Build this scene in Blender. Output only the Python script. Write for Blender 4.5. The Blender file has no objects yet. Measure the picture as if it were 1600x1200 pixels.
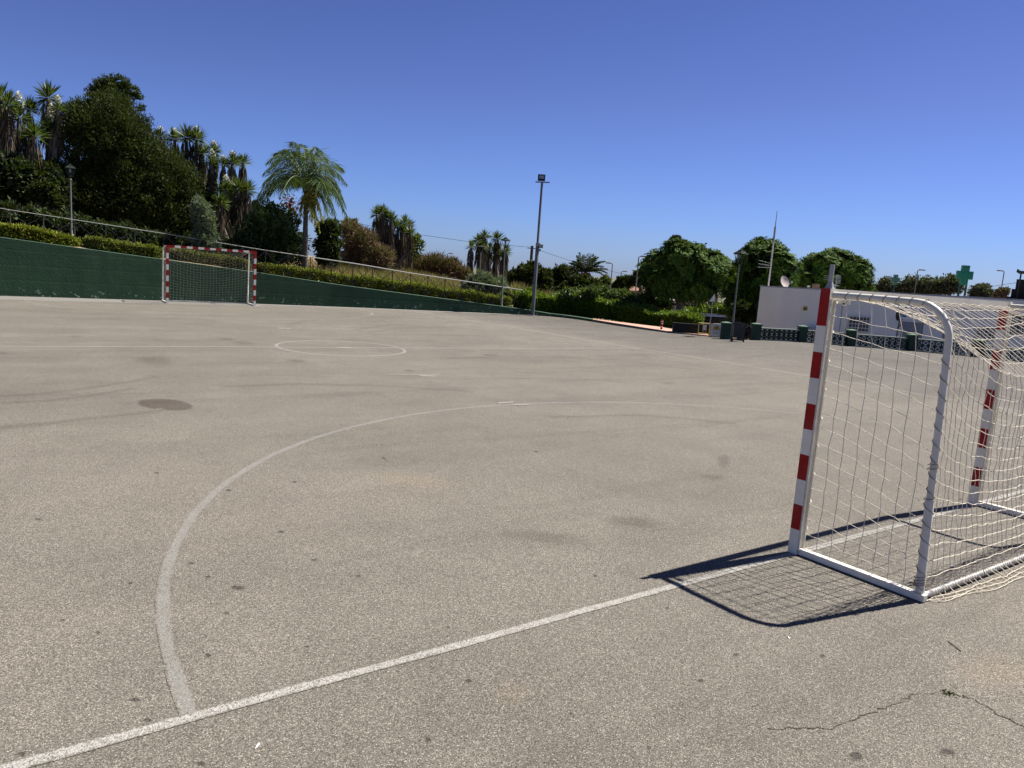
import bpy, math, random
import numpy as np
from mathutils import Vector, Matrix
sc = bpy.context.scene
C = sc.collection
rng = np.random.default_rng(7)
random.seed(7)
R = math.radians

# ------------------------------------------------------------------ camera
CP = np.array([-6.832, -3.31, 2.06]); YAW, PIT, ROL, FP = .630, -.149, .069, 1190.9
_f = np.array([math.sin(YAW)*math.cos(PIT), math.cos(YAW)*math.cos(PIT), math.sin(PIT)])
_r = np.array([math.cos(YAW), -math.sin(YAW), 0]); _u = np.cross(_r, _f)
RT = _r*math.cos(ROL)+_u*math.sin(ROL); UP = -_r*math.sin(ROL)+_u*math.cos(ROL); FW = _f
cam = bpy.data.cameras.new('camera'); cam.sensor_width = 36; cam.lens = 36*FP/1600
cam.clip_start = .05; cam.clip_end = 6000
co = bpy.data.objects.new('camera', cam); C.objects.link(co)
M = Matrix((RT, UP, -FW)).transposed().to_4x4(); M.translation = Vector(CP); co.matrix_world = M
sc.camera = co

# ------------------------------------------------------------------ light
SUN = Vector((1.40, -.17, 2.08)).normalized()
EL = math.asin(SUN.z); AZ = math.atan2(SUN.x, SUN.y)
w = bpy.data.worlds.new('World'); sc.world = w; w.use_nodes = True
nt = w.node_tree; bg = nt.nodes['Background']
sky = nt.nodes.new('ShaderNodeTexSky'); sky.sky_type = 'NISHITA'; sky.sun_disc = False
sky.sun_elevation = EL; sky.sun_rotation = AZ
sky.altitude = 0; sky.air_density = 1.0; sky.dust_density = .35; sky.ozone_density = 3.0
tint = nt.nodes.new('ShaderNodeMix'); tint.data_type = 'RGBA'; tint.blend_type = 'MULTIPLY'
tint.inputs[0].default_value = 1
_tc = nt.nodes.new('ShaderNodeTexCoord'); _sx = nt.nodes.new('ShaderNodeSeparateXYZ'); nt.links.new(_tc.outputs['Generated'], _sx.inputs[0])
_rp = nt.nodes.new('ShaderNodeValToRGB'); nt.links.new(_sx.outputs[2], _rp.inputs[0])      # sky tint by height; unseen upper sky less blue, for neutral fill light
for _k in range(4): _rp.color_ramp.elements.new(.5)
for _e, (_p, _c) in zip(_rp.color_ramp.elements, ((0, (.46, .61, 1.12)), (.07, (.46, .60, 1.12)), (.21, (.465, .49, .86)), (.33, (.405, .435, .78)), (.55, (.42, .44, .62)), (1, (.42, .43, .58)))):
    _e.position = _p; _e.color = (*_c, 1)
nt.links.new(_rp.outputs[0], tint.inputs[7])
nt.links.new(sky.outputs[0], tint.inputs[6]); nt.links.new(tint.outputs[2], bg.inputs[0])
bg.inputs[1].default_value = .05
sl = bpy.data.lights.new('sun', 'SUN'); sl.energy = 5.0; sl.angle = R(.5); sl.color = (1, .95, .87)
so = bpy.data.objects.new('sun', sl); C.objects.link(so)
so.rotation_euler = SUN.to_track_quat('Z', 'Y').to_euler(); so.location = (20, 0, 30)
sc.view_settings.view_transform = 'Standard'; sc.view_settings.look = 'None'
sc.view_settings.exposure = 1.15; sc.view_settings.gamma = 1
sc.cycles.max_bounces = 8; sc.cycles.diffuse_bounces = 3; sc.cycles.transparent_max_bounces = 16

# ------------------------------------------------------------------ surveying helpers (photo direction + real distance -> point)
def ray(px, py): return FW+(px-800)/FP*RT-(py-600)/FP*UP
def G(px, py, z=0.):
    d = ray(px, py); return CP+d*(z-CP[2])/d[2]
def at(px, py, d):
    r = ray(px, py); return CP+r*d/math.hypot(r[0], r[1])
def zat(x, y, py):
    e = np.array([x, y, CP[2]])-CP; k = (600-py)/FP
    return CP[2]+(k*(FW@e)-UP@e)/(UP[2]-k*FW[2])
def mpp(P): return float((np.asarray(P)-CP)@FW)/FP

# ------------------------------------------------------------------ materials
def newmat(name):
    m = bpy.data.materials.new(name); m.use_nodes = True
    return m, m.node_tree, m.node_tree.nodes['Principled BSDF']
def N(t, kind, **kw):
    n = t.nodes.new('ShaderNode'+kind)
    for k, v in kw.items():
        if k == 'inp':
            for i, x in v.items(): n.inputs[i].default_value = x
        else: setattr(n, k, v)
    return n
def ramp(t, fac, stops):
    n = t.nodes.new('ShaderNodeValToRGB'); e = n.color_ramp.elements
    while len(e) < len(stops): e.new(.5)
    for i, (p, c) in enumerate(stops):
        e[i].position = p; e[i].color = (*c, 1) if len(c) == 3 else c
    t.links.new(fac, n.inputs[0]); return n.outputs[0]
def g3(v): return (v, v, v)
def mixc(t, fac, a, b, mode='MIX'):
    n = t.nodes.new('ShaderNodeMix'); n.data_type = 'RGBA'; n.blend_type = mode
    for i, v in ((0, fac), (6, a), (7, b)):
        if hasattr(v, 'links'): t.links.new(v, n.inputs[i])
        else: n.inputs[i].default_value = v if i == 0 else (*v[:3], 1)
    return n.outputs[2]
def noise(t, scale, detail=3, rough=.5, vec=None, dist=0):
    n = N(t, 'TexNoise', inp={'Scale': scale, 'Detail': detail, 'Roughness': rough, 'Distortion': dist})
    if vec is not None: t.links.new(vec, n.inputs['Vector'])
    return n.outputs['Fac']
def math_(t, op, a, b=0, clamp=False):
    n = t.nodes.new('ShaderNodeMath'); n.operation = op; n.use_clamp = clamp
    for i, v in ((0, a), (1, b)):
        if hasattr(v, 'links'): t.links.new(v, n.inputs[i])
        else: n.inputs[i].default_value = v
    return n.outputs[0]
def bump(t, p, h, strength=.3, dist=.01):
    b = N(t, 'Bump', inp={'Strength': strength, 'Distance': dist}); t.links.new(h, b.inputs['Height'])
    t.links.new(b.outputs[0], p.inputs['Normal'])

def simple(name, col, rough=.6, metal=0., var=.15, scale=8., bmp=0., spec=.4, dirt=None, dirt_amt=.5):
    m, t, p = newmat(name)
    tc = N(t, 'TexCoord').outputs['Object']
    n = noise(t, scale, 4, .6, tc)
    a = tuple(c*(1-var) for c in col); b = tuple(min(1, c*(1+var)) for c in col)
    c = ramp(t, n, [(.3, a), (.7, b)])
    if dirt:
        d = ramp(t, noise(t, scale*.37, 5, .7, tc), [(.5, g3(0)), (.72, g3(dirt_amt))]); c = mixc(t, d, c, dirt)
    t.links.new(c, p.inputs['Base Color'])
    p.inputs['Roughness'].default_value = rough; p.inputs['Metallic'].default_value = metal
    p.inputs['Specular IOR Level'].default_value = spec
    if bmp: bump(t, p, noise(t, scale*6, 3, .6, tc), bmp, .01)
    return m

def leafmat(name, dark, light, trans=.25, rough=.55, tip=None, spec=.15):
    m, t, p = newmat(name); out = t.nodes['Material Output']
    rnd = N(t, 'NewGeometry').outputs['Random Per Island']
    stops = [(0, dark), (.65, light)]+([(1, tip)] if tip else [(1, tuple(c*1.25 for c in light))])
    c = ramp(t, rnd, stops)
    c2 = mixc(t, .6, c, ramp(t, noise(t, .9, 2, .5, N(t, 'TexCoord').outputs['Object']), [(.35, g3(.62)), (.65, g3(1.3))]), 'MULTIPLY')
    t.links.new(c2, p.inputs['Base Color']); p.inputs['Roughness'].default_value = rough
    p.inputs['Specular IOR Level'].default_value = spec
    tr = N(t, 'BsdfTranslucent'); t.links.new(mixc(t, .5, c2, (.25, .35, .02), 'MIX'), tr.inputs[0])
    mx = N(t, 'MixShader', inp={0: trans}); t.links.new(p.outputs[0], mx.inputs[1]); t.links.new(tr.outputs[0], mx.inputs[2])
    t.links.new(mx.outputs[0], out.inputs[0]); return m

def asphalt(name, mode='ground', soft=None, paint=.62, wear=.5, tone=1., stain=(.5, .46, .44)):
    """worn pale asphalt; mode 'paint' lays worn white line paint over it, 'stain' a soft-edged darker blot"""
    m, t, p = newmat(name)
    tc = N(t, 'TexCoord').outputs['Object']
    big = noise(t, .16, 5, .62, tc); mid = noise(t, 1.1, 4, .6, tc)
    col = ramp(t, big, [(.3, (.128*tone, .115*tone, .097*tone)), (.52, (.148*tone, .134*tone, .1135*tone)), (.72, (.166*tone, .148*tone, .125*tone))])
    col = mixc(t, 1., col, ramp(t, mid, [(.3, g3(.90)), (.7, g3(1.08))]), 'MULTIPLY')
    # long tyre sweeps
    st = N(t, 'Mapping', inp={'Scale': (.10, .9, 1), 'Rotation': (0, 0, .25)}); t.links.new(tc, st.inputs[0])
    col = mixc(t, 1., col, ramp(t, noise(t, 1.3, 3, .55, st.outputs[0], .6), [(.36, g3(.90)), (.47, g3(1)), (.62, g3(1.02))]), 'MULTIPLY')
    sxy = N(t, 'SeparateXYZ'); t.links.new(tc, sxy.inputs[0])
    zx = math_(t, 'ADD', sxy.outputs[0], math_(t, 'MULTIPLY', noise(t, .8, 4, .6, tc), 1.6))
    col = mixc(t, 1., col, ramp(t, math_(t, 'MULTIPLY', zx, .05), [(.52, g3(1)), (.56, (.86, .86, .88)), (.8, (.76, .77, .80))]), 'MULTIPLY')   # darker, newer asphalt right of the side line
    # aggregate: stones as cells of two sizes
    v1 = N(t, 'TexVoronoi', inp={'Scale': 215., 'Randomness': 1.}); t.links.new(tc, v1.inputs['Vector'])
    sep = N(t, 'SeparateColor'); t.links.new(v1.outputs['Color'], sep.inputs[0])
    stone = ramp(t, sep.outputs[0], [(0, g3(.34)), (.35, g3(.78)), (.8, g3(1.14)), (.93, g3(1.6)), (1, g3(2.4))])
    col = mixc(t, 1., col, stone, 'MULTIPLY')
    gap = ramp(t, v1.outputs['Distance'], [(.35, g3(1.06)), (.75, g3(.70))])
    col = mixc(t, 1., col, gap, 'MULTIPLY')
    v2 = N(t, 'TexVoronoi', inp={'Scale': 62., 'Randomness': 1.}); t.links.new(tc, v2.inputs['Vector'])
    s2 = N(t, 'SeparateColor'); t.links.new(v2.outputs['Color'], s2.inputs[0])
    big_stone = math_(t, 'MULTIPLY', ramp(t, v2.outputs['Distance'], [(.16, g3(1)), (.24, g3(0))]), ramp(t, s2.outputs[1], [(.80, g3(0)), (.86, g3(.75))]))
    col = mixc(t, big_stone, col, (.36, .33, .30))
    pits = ramp(t, noise(t, 60, 2, .7, tc), [(.28, g3(.55)), (.42, g3(1))]); col = mixc(t, .8, col, pits, 'MULTIPLY')
    hgt = math_(t, 'ADD', math_(t, 'MULTIPLY', v1.outputs['Distance'], -.8), math_(t, 'MULTIPLY', noise(t, 60, 2, .7, tc), 1.2))
    if mode == 'paint':
        wn = math_(t, 'ADD', math_(t, 'MULTIPLY', noise(t, 5, 5, .75, tc), .55), math_(t, 'MULTIPLY', sep.outputs[1], .45))
        k = ramp(t, wn, [(wear-.17, g3(0)), (wear+.10, g3(1))])
        uvn = N(t, 'VectorMath', operation='LENGTH'); t.links.new(N(t, 'UVMap').outputs[0], uvn.inputs[0])
        ed = math_(t, 'ADD', uvn.outputs['Value'], math_(t, 'MULTIPLY', math_(t, 'SUBTRACT', noise(t, 34, 4, .75, tc), .5), .9))
        k = math_(t, 'MULTIPLY', k, ramp(t, ed, [(.62, g3(1)), (.92, g3(0))]))
        pc = mixc(t, .75, (paint, paint*.965, paint*.90), ramp(t, sep.outputs[2], [(0, g3(.62)), (1, g3(1.12))]), 'MULTIPLY')
        col = mixc(t, k, col, pc)
    if mode == 'stain' and soft is None: col = mixc(t, 1., col, stain, 'MULTIPLY')
    if mode == 'stain' and soft is not None:
        uv = N(t, 'UVMap').outputs[0]
        ln = N(t, 'VectorMath', operation='LENGTH'); t.links.new(uv, ln.inputs[0])
        dd = math_(t, 'ADD', ln.outputs['Value'], math_(t, 'MULTIPLY', math_(t, 'SUBTRACT', noise(t, 3.2, 4, .7, tc), .5), .55))
        al = math_(t, 'MULTIPLY', ramp(t, dd, [(max(0, .92-soft), g3(1)), (.92, g3(0))]), ramp(t, ln.outputs['Value'], [(.82, g3(1)), (.97, g3(0))]))
        col = mixc(t, al, col, mixc(t, 1., col, stain, 'MULTIPLY'))
    t.links.new(col, p.inputs['Base Color']); p.inputs['Roughness'].default_value = .93
    p.inputs['Specular IOR Level'].default_value = .2
    bump(t, p, hgt, .45, .003)
    return m

# ------------------------------------------------------------------ mesh helpers
def link(name, me, parent=None):
    o = bpy.data.objects.new(name, me); C.objects.link(o)
    if parent is not None: o.parent = parent
    return o
class MB:
    def __init__(s): s.v = []; s.f = []; s.m = []; s.n = 0
    def add(s, v, f, mi=0):
        s.v.extend([tuple(map(float, p)) for p in v]); s.f.extend([tuple(i+s.n for i in q) for q in f]); s.m.extend([mi]*len(f)); s.n += len(v)
    def box(s, c, d, rz=0., mi=0, rot=None):
        x, y, z = [k/2 for k in d]; p = [(a*x, b*y, c_*z) for a in (-1, 1) for b in (-1, 1) for c_ in (-1, 1)]
        if rot is not None: p = [rot@Vector(q) for q in p]
        elif rz: p = [(a*math.cos(rz)-b*math.sin(rz), a*math.sin(rz)+b*math.cos(rz), z_) for a, b, z_ in p]
        s.add([(q[0]+c[0], q[1]+c[1], q[2]+c[2]) for q in p],
              [(0, 1, 3, 2), (4, 6, 7, 5), (0, 4, 5, 1), (2, 3, 7, 6), (0, 2, 6, 4), (1, 5, 7, 3)], mi)
    def bar(s, a, b, w_, h, mi=0):
        a = Vector(a); b = Vector(b); d = b-a; q = d.to_track_quat('X', 'Z').to_matrix()
        s.box((a+b)/2, (d.length, w_, h), rot=q, mi=mi)
    def tube(s, pts, r, seg=8, closed=False, cap=True, mi=0):
        P = [Vector(p) for p in pts]; n = len(P); rr = r if hasattr(r, '__len__') else [r]*n
        vs = []; prev = None
        for i in range(n):
            a = P[i-1] if (i or closed) else P[0]; b = P[(i+1) % n] if (i < n-1 or closed) else P[-1]
            d = (b-a); d = d.normalized() if d.length > 1e-9 else Vector((0, 0, 1))
            if prev is None: x = d.orthogonal().normalized()
            else:
                x = prev-d*prev.dot(d); x = x.normalized() if x.length > 1e-6 else d.orthogonal().normalized()
            prev = x; y = d.cross(x)
            for k in range(seg):
                t = 2*math.pi*k/seg; vs.append(P[i]+(x*math.cos(t)+y*math.sin(t))*rr[i])
        fs = []
        for i in range(n if closed else n-1):
            j = (i+1) % n
            for k in range(seg):
                k2 = (k+1) % seg; fs.append((i*seg+k, i*seg+k2, j*seg+k2, j*seg+k))
        if cap and not closed: fs.append(tuple(range(seg))[::-1]); fs.append(tuple((n-1)*seg+k for k in range(seg)))
        s.add(vs, fs, mi)
    def lathe(s, prof, c=(0, 0, 0), seg=12, mi=0, phase=0):
        vs = []; n = len(prof)
        for r, z in prof:
            for k in range(seg):
                t = 2*math.pi*k/seg+phase; vs.append((c[0]+r*math.cos(t), c[1]+r*math.sin(t), c[2]+z))
        fs = [(i*seg+k, i*seg+(k+1) % seg, (i+1)*seg+(k+1) % seg, (i+1)*seg+k) for i in range(n-1) for k in range(seg)]
        fs.append(tuple(range(seg))[::-1]); fs.append(tuple((n-1)*seg+k for k in range(seg)))
        s.add(vs, fs, mi)
    def prism(s, poly, z0, z1, mi=0):
        n = len(poly)
        s.add([(x, y, z0) for x, y in poly]+[(x, y, z1) for x, y in poly],
              [tuple(range(n))[::-1], tuple(range(n, 2*n))]+[(i, (i+1) % n, n+(i+1) % n, n+i) for i in range(n)], mi)
    def blob(s, c, r, mi=0, amp=.15, seg=8, rings=5):
        vs = []; fs = []
        for i in range(1, rings):
            for k in range(seg):
                a = math.pi*i/rings; t = 2*math.pi*k/seg; q = 1+random.uniform(-amp, amp)
                vs.append((c[0]+r[0]*q*math.sin(a)*math.cos(t), c[1]+r[1]*q*math.sin(a)*math.sin(t), c[2]+r[2]*q*math.cos(a)))
        n = len(vs); vs += [(c[0], c[1], c[2]+r[2]), (c[0], c[1], c[2]-r[2])]
        for i in range(rings-2):
            for k in range(seg): fs.append((i*seg+k, (i+1)*seg+k, (i+1)*seg+(k+1) % seg, i*seg+(k+1) % seg))
        for k in range(seg):
            fs.append((n, k, (k+1) % seg)); fs.append((n+1, (rings-2)*seg+(k+1) % seg, (rings-2)*seg+k))
        s.add(vs, fs, mi)
    def build(s, name, mats, parent=None, smooth=False, bevel=0, org=None):
        me = bpy.data.meshes.new(name)
        v = np.array(s.v, dtype=float)
        if org is not None: v = v-np.array(org)
        me.from_pydata(v.tolist(), [], s.f)
        for m in (mats if isinstance(mats, (list, tuple)) else [mats]): me.materials.append(m)
        me.polygons.foreach_set('material_index', s.m)
        if smooth: me.polygons.foreach_set('use_smooth', [True]*len(s.f))
        me.update(); o = link(name, me, parent)
        if org is not None and parent is None: o.location = org
        if smooth:
            try: me.set_sharp_from_angle(angle=R(40))
            except Exception: pass
        if bevel:
            b = o.modifiers.new('bevel', 'BEVEL'); b.width = bevel; b.segments = 2; b.limit_method = 'ANGLE'; b.angle_limit = R(50)
        return o
def tag(o, label=None, cat=None, group=None, kind=None):
    if label: o['label'] = label
    if cat: o['category'] = cat
    if group: o['group'] = group
    if kind: o['kind'] = kind
    return o
def thing(name, loc, label, cat, group=None, rz=0):
    o = bpy.data.objects.new(name, None); C.objects.link(o); o.location = [float(k) for k in loc]; o.rotation_euler = (0, 0, rz)
    o.empty_display_size = .2
    return tag(o, label, cat, group)
def struct(o): o['kind'] = 'structure'; return o
def unit(a): return a/np.maximum(np.linalg.norm(a, axis=-1, keepdims=True), 1e-9)

def leaf_mesh(name, P, D, Nn, L, W, mats, parent, org, mi=None, bend=.0):
    """P bases, D directions, Nn normals, L lengths, W widths: one rhombic leaf each"""
    n = len(P); D = unit(D); S = unit(np.cross(D, Nn)); U = np.cross(S, D)
    L = np.broadcast_to(L, n)[:, None]; W = np.broadcast_to(W, n)[:, None]
    v = np.empty((n, 4, 3)); v[:, 0] = P; v[:, 1] = P+D*L*.45+S*W*.5+U*L*bend; v[:, 2] = P+D*L-U*L*bend*.5; v[:, 3] = P+D*L*.45-S*W*.5+U*L*bend
    v = v.reshape(-1, 3)-np.array(org)
    me = bpy.data.meshes.new(name); me.vertices.add(4*n); me.loops.add(4*n); me.polygons.add(n)
    me.vertices.foreach_set('co', v.ravel()); me.loops.foreach_set('vertex_index', np.arange(4*n))
    me.polygons.foreach_set('loop_start', np.arange(0, 4*n, 4)); me.polygons.foreach_set('loop_total', np.full(n, 4))
    for m in (mats if isinstance(mats, (list, tuple)) else [mats]): me.materials.append(m)
    if mi is not None: me.polygons.foreach_set('material_index', mi)
    me.update(calc_edges=True); return link(name, me, parent)

def crown_leaves(lobes, n, size, out=.6, upb=.25, clump=.22, inner=.3, aspect=.5, dens=1., flat=0.):
    """lobes: (centre, (rx, ry, rz)); leaves gathered in tufts over and through each lobe"""
    vol = np.array([l[1][0]*l[1][2] for l in lobes]); vol = vol/vol.sum()
    Ps = []; Ds = []; Ns = []; Ls = []
    for (c, r), f in zip(lobes, vol):
        c = np.array(c); r = np.array(r); k = int(n*f); rm = r.mean()
        nc = max(8, int(26*dens*(1+rm)))
        d = unit(rng.normal(size=(nc, 3))); rad = rng.uniform(.62, 1.02, (nc, 1))
        cc = c+d*r*rad; cr = clump*rm*rng.uniform(.55, 1.35, (nc, 1))
        ko = int(k*(1-inner)); idx = rng.integers(0, nc, ko)
        q = unit(rng.normal(size=(ko, 3)))*rng.uniform(.15, 1, (ko, 1))**.6
        if flat: q[:, 2] *= (1-flat)
        P = cc[idx]+q*cr[idx]; o = unit((P-c)/r)*.6+unit(P-cc[idx])*.7
        Ps.append(P); Ds.append(o*out+rng.normal(size=(ko, 3))*.55+[0, 0, upb]); Ns.append(rng.normal(size=(ko, 3))*.7+[0, 0, 1]); Ls.append(size*rng.uniform(.6, 1.35, ko))
        ki = k-ko; q = unit(rng.normal(size=(ki, 3)))*rng.uniform(0, .86, (ki, 1))**.5
        Ps.append(c+q*r); Ds.append(rng.normal(size=(ki, 3))); Ns.append(rng.normal(size=(ki, 3))); Ls.append(size*rng.uniform(1., 2.1, ki))
    P, D, Nn, L = map(np.concatenate, (Ps, Ds, Ns, Ls)); return P, D, Nn, L, L*aspect
def pxlobes(lst, d):
    """(px, py, rx_px, ry_px[, extra distance]) -> world ellipsoids at range d"""
    out = []
    for l in lst:
        P = at(l[0], l[1], d+(l[4] if len(l) > 4 else 0)); k = mpp(P)
        rx = l[2]*k; rz = l[3]*k; out.append((P, (rx, (rx+rz)*.5, rz)))
    return out

# ================================================================== SETTING
# edge of the court: retaining wall line at the back, kerb round the corner, block fence on the right
WL = [(-40, 27.75), (-12, 27.75), (-5.8, 27.74), (-.7, 27.72), (2.6, 27.52), (5.8, 27.18), (7.8, 26.9), (11.8, 26.05), (13.7, 25.62), (14.8, 25.28)]
KL = [(15.5, 24.85), (15.92, 24.2), (16.05, 23.3), (16.02, 22.3), (15.78, 20.6), (15.72, 19.0), (15.8, 17.6), (16.2, 17.1), (16.75, 16.5), (16.95, 16.0)]
FL = [(16.62, 15.3), (18.2, 15.1), (20.05, 14.55), (21.35, 13.35), (23.1, 11.55), (24.2, 10.0), (24.6, 8.0), (25.2, 5.2), (25.7, 2.4)]
def wallh(x): return float(np.interp(x, [-40, -12, -5.8, -3.4, -.7, 2.6, 5.8, 7.8, 11.8, 13.7, 14.8, 15.6], [3.0, 2.45, 1.97, 1.80, 1.55, 1.27, .96, .79, .48, .33, .24, .16]))
EDGE = WL+KL
def edge_st(x, y):
    best = (1e9, 0, 0)
    for i in range(len(EDGE)-1):
        ax, ay = EDGE[i]; bx, by = EDGE[i+1]; L2 = (bx-ax)**2+(by-ay)**2
        t = min(1, max(0, ((x-ax)*(bx-ax)+(y-ay)*(by-ay))/L2)); d = math.hypot(x-ax-t*(bx-ax), y-ay-t*(by-ay))
        if d < best[0]: best = (d, i, t)
    return best[0], best[1]+best[2]
SLEN = len(EDGE)-1
def rise(s, t):
    """ground height behind the edge: s along it (in vertices), t metres away"""
    n = len(WL)-1; i = int(min(s, SLEN-1e-6)); fr = s-i
    x = EDGE[i][0]*(1-fr)+EDGE[min(i+1, SLEN)][0]*fr
    h0 = wallh(x) if s <= n else .12
    k = float(np.interp(s, [0, 4, 6, 7.5, 9, 11, 19], [.16, .15, .13, .09, .01, -.10, -.14]))
    far = float(np.interp(s, [0, 6, 8, 9, 19], [.05, .03, .0, -.03, -.03]))
    z = h0-.06+k*min(t, 9)+far*max(0, min(t, 60)-9)
    return max(z, -1.6) if s > 8 else z
def gz(x, y):
    if x > 16 and y < 16.5: return -1.6
    t, s = edge_st(x, y); return rise(s, t)

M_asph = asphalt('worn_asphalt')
M_road = asphalt('grey_road_asphalt', tone=.72)
M_paint = asphalt('worn_line_paint', 'paint', wear=.48, paint=.20)
M_paintfar = asphalt('far_line_paint', 'paint', wear=.43, paint=.235)
M_paint2 = asphalt('faint_line_paint', 'paint', wear=.56, paint=.26)
M_paint3 = asphalt('fresh_line_paint', 'paint', wear=.49, paint=.345)
M_stain = asphalt('oil_stained_asphalt', 'stain', soft=.14, stain=(.58, .54, .53))
M_stain2 = asphalt('faint_stain', 'stain', soft=.60, stain=(.74, .72, .71))
M_stain3 = asphalt('dust_stain', 'stain', soft=.75, stain=(1.12, 1.07, 1.01))
M_gum = asphalt('gum_spot', 'stain', soft=.30, stain=(.42, .41, .41))
M_crack = asphalt('crack', 'stain', stain=(.52, .49, .47))
M_dust = asphalt('dusty_concrete', 'paint', wear=.33, paint=.185)
M_tyre = asphalt('tyre_rubbed_asphalt', 'stain', soft=.85, stain=(.80, .79, .79))
M_conc = simple('pale_concrete', (.34, .30, .26), .9, var=.15, scale=1.2, bmp=.2, dirt=(.16, .14, .12))

def court():
    pts = [(a, b+.05) for a, b in WL]+KL+[(a, b) for a, b in FL]+[(26, -30), (-40, -30)]
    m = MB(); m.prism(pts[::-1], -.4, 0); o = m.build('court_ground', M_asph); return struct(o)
court()
def low_ground():
    # one sheet to the horizon, below the terrace, falling gently away
    rr = [0, 20, 40, 55, 80, 120, 180, 300, 600, 1500, 4000]; ns = 48; m = MB(); v = []; f = []
    for r in rr:
        z = -1.6-.035*max(0, min(r, 180)-55)
        for k in range(ns): a = 2*math.pi*k/ns; v.append((r*math.cos(a), r*math.sin(a), z))
    for i in range(len(rr)-1):
        for k in range(ns):
            k2 = (k+1) % ns
            f.append((i*ns+k, (i+1)*ns+k, (i+1)*ns+k2, i*ns+k2) if i else (k, ns+k, ns+k2))
    m.add(v, f); m.add([(18, -28, -1.58), (48, -28, -1.58), (48, 16, -1.58), (18, 16, -1.58)], [(0, 1, 2, 3)], 1)
    mt = simple('dry_earth', (.095, .090, .055), .95, var=.3, scale=.05, bmp=.2, dirt=(.07, .08, .035))
    return struct(m.build('ground', [mt, M_road]))
low_ground()
def hillside():
    ts = [.16, .5, 1, 2, 3.5, 5.5, 9, 14, 22, 35, 60, 90]
    P = []
    for i in range(len(EDGE)-1):
        n = max(1, int(math.dist(EDGE[i], EDGE[i+1])/1.2))
        for k in range(n): P.append(i+k/n)
    P.append(SLEN-.001); v = []; f = []
    for s in P:
        i = int(s); fr = s-i; a, b = EDGE[i], EDGE[i+1]; x = a[0]*(1-fr)+b[0]*fr; y = a[1]*(1-fr)+b[1]*fr
        # smooth outward direction turning from +Y (wall) to +X (kerb)
        ang = float(np.interp(s, [0, 5, 8, 9.5, 12, 15, 19], [92, 88, 76, 62, 32, 14, 8]))
        for t in ts:
            z = rise(s, t)+(.10*math.sin(x*1.7+t)+.08*math.sin(t*2.3-x*.6))*min(1, t/4) if t < 60 else rise(s, t)
            v.append((x+t*math.cos(R(ang)), y+t*math.sin(R(ang)), z))
    nt_ = len(ts)
    for i in range(len(P)-1):
        for j in range(nt_-1): f.append((i*nt_+j, (i+1)*nt_+j, (i+1)*nt_+j+1, i*nt_+j+1))
    m = MB(); m.add(v, f)
    mt = simple('dry_grass_soil', (.20, .145, .08), .95, var=.35, scale=.9, bmp=.5, dirt=(.09, .095, .04), dirt_amt=.8)
    return struct(m.build('hill_ground', mt, smooth=True))
hillside()

# ---- painted markings (thin sheets on the asphalt)
def strip(m, pts, wd, z=.004, mi=0, wob=.006):
    P = [np.array(p[:2], float) for p in pts]; Q = []
    for a, b in zip(P[:-1], P[1:]):
        n = max(1, int(np.linalg.norm(b-a)/.35)); Q += [a+(b-a)*k/n for k in range(n)]
    Q.append(P[-1]); v = []
    for i, p in enumerate(Q):
        d = Q[min(i+1, len(Q)-1)]-Q[max(0, i-1)]; d = d/np.linalg.norm(d); nn = np.array([-d[1], d[0]])
        a = wd/2+random.uniform(-wob, wob); b = wd/2+random.uniform(-wob, wob)
        v += [(*(p+nn*a), z), (*(p-nn*b), z)]
    m.add(v, [(2*i+1, 2*i+3, 2*i+2, 2*i) for i in range(len(Q)-1)], mi)
def arc(cx, cy, r, a0, a1, n=60): return [(cx+r*math.cos(R(a0+(a1-a0)*k/n)), cy+r*math.sin(R(a0+(a1-a0)*k/n))) for k in range(n+1)]
def marking(name, fn, mat):
    m = MB(); fn(m); o = m.build(name, mat); ul = o.data.uv_layers.new(name='UVMap')
    for lp in o.data.loops: ul.data[lp.index].uv = (0, 1 if lp.vertex_index % 2 else -1)
    return struct(o)
marking('goal_line_marking', lambda m: strip(m, [(-9.4, -.03), (9.7, .02)],  .076, .0026), M_paint3)
marking('goal_area_arc_marking', lambda m: strip(m, arc(0, 0, 6.06, .6, 180.), .082, .0018), M_paint)
marking('goal_area_spot_marking', lambda m: (strip(m, [(-.14, 6.19), (.15, 6.20)], .08, .006), strip(m, [(.0, 6.02), (.28, 5.93)], .08, .006)), M_paint3)
marking('penalty_spot_marking', lambda m: (strip(m, [(.0, 8.96), (.30, 8.86)], .13, .005), strip(m, [(-.55, 9.12), (.45, 9.02)], .05, .006)), M_paint3)
marking('halfway_line_marking', lambda m: strip(m, [(-9.3, 13.9), (-6.3, 13.62), (-2, 13.46), (.3, 13.22), (4, 12.98), (8.4, 12.72), (9.35, 12.66)], .10, .0026), M_paintfar)
marking('centre_circle_marking', lambda m: strip(m, arc(.27, 13.2, 1.45, 0, 360), .10, .0018), M_paintfar)
marking('centre_spot_marking', lambda m: strip(m, [(.14, 13.22), (.5, 13.16)], .17, .006), M_paint3)
marking('right_sideline_marking', lambda m: strip(m, [(9.95, -2), (9.9, 6), (9.74, 8.5), (9.66, 10.5), (9.4, 12.67), (9.33, 15.7), (9.3, 19), (9.1, 21.7), (8.9, 26.2)], .10, .0018), M_paintfar)
marking('far_penalty_spot_marking', lambda m: strip(m, [(.3, 17.68), (.62, 17.58)], .16), M_paint3)
marking('far_goal_area_arc_marking', lambda m: strip(m, arc(.7, 26.3, 5.9, 180, 366), .082, .0018), M_paint2)
marking('far_goal_line_marking', lambda m: strip(m, [(-9, 26.4), (8.9, 26.2)], .095, .0026), M_paint2)
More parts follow.
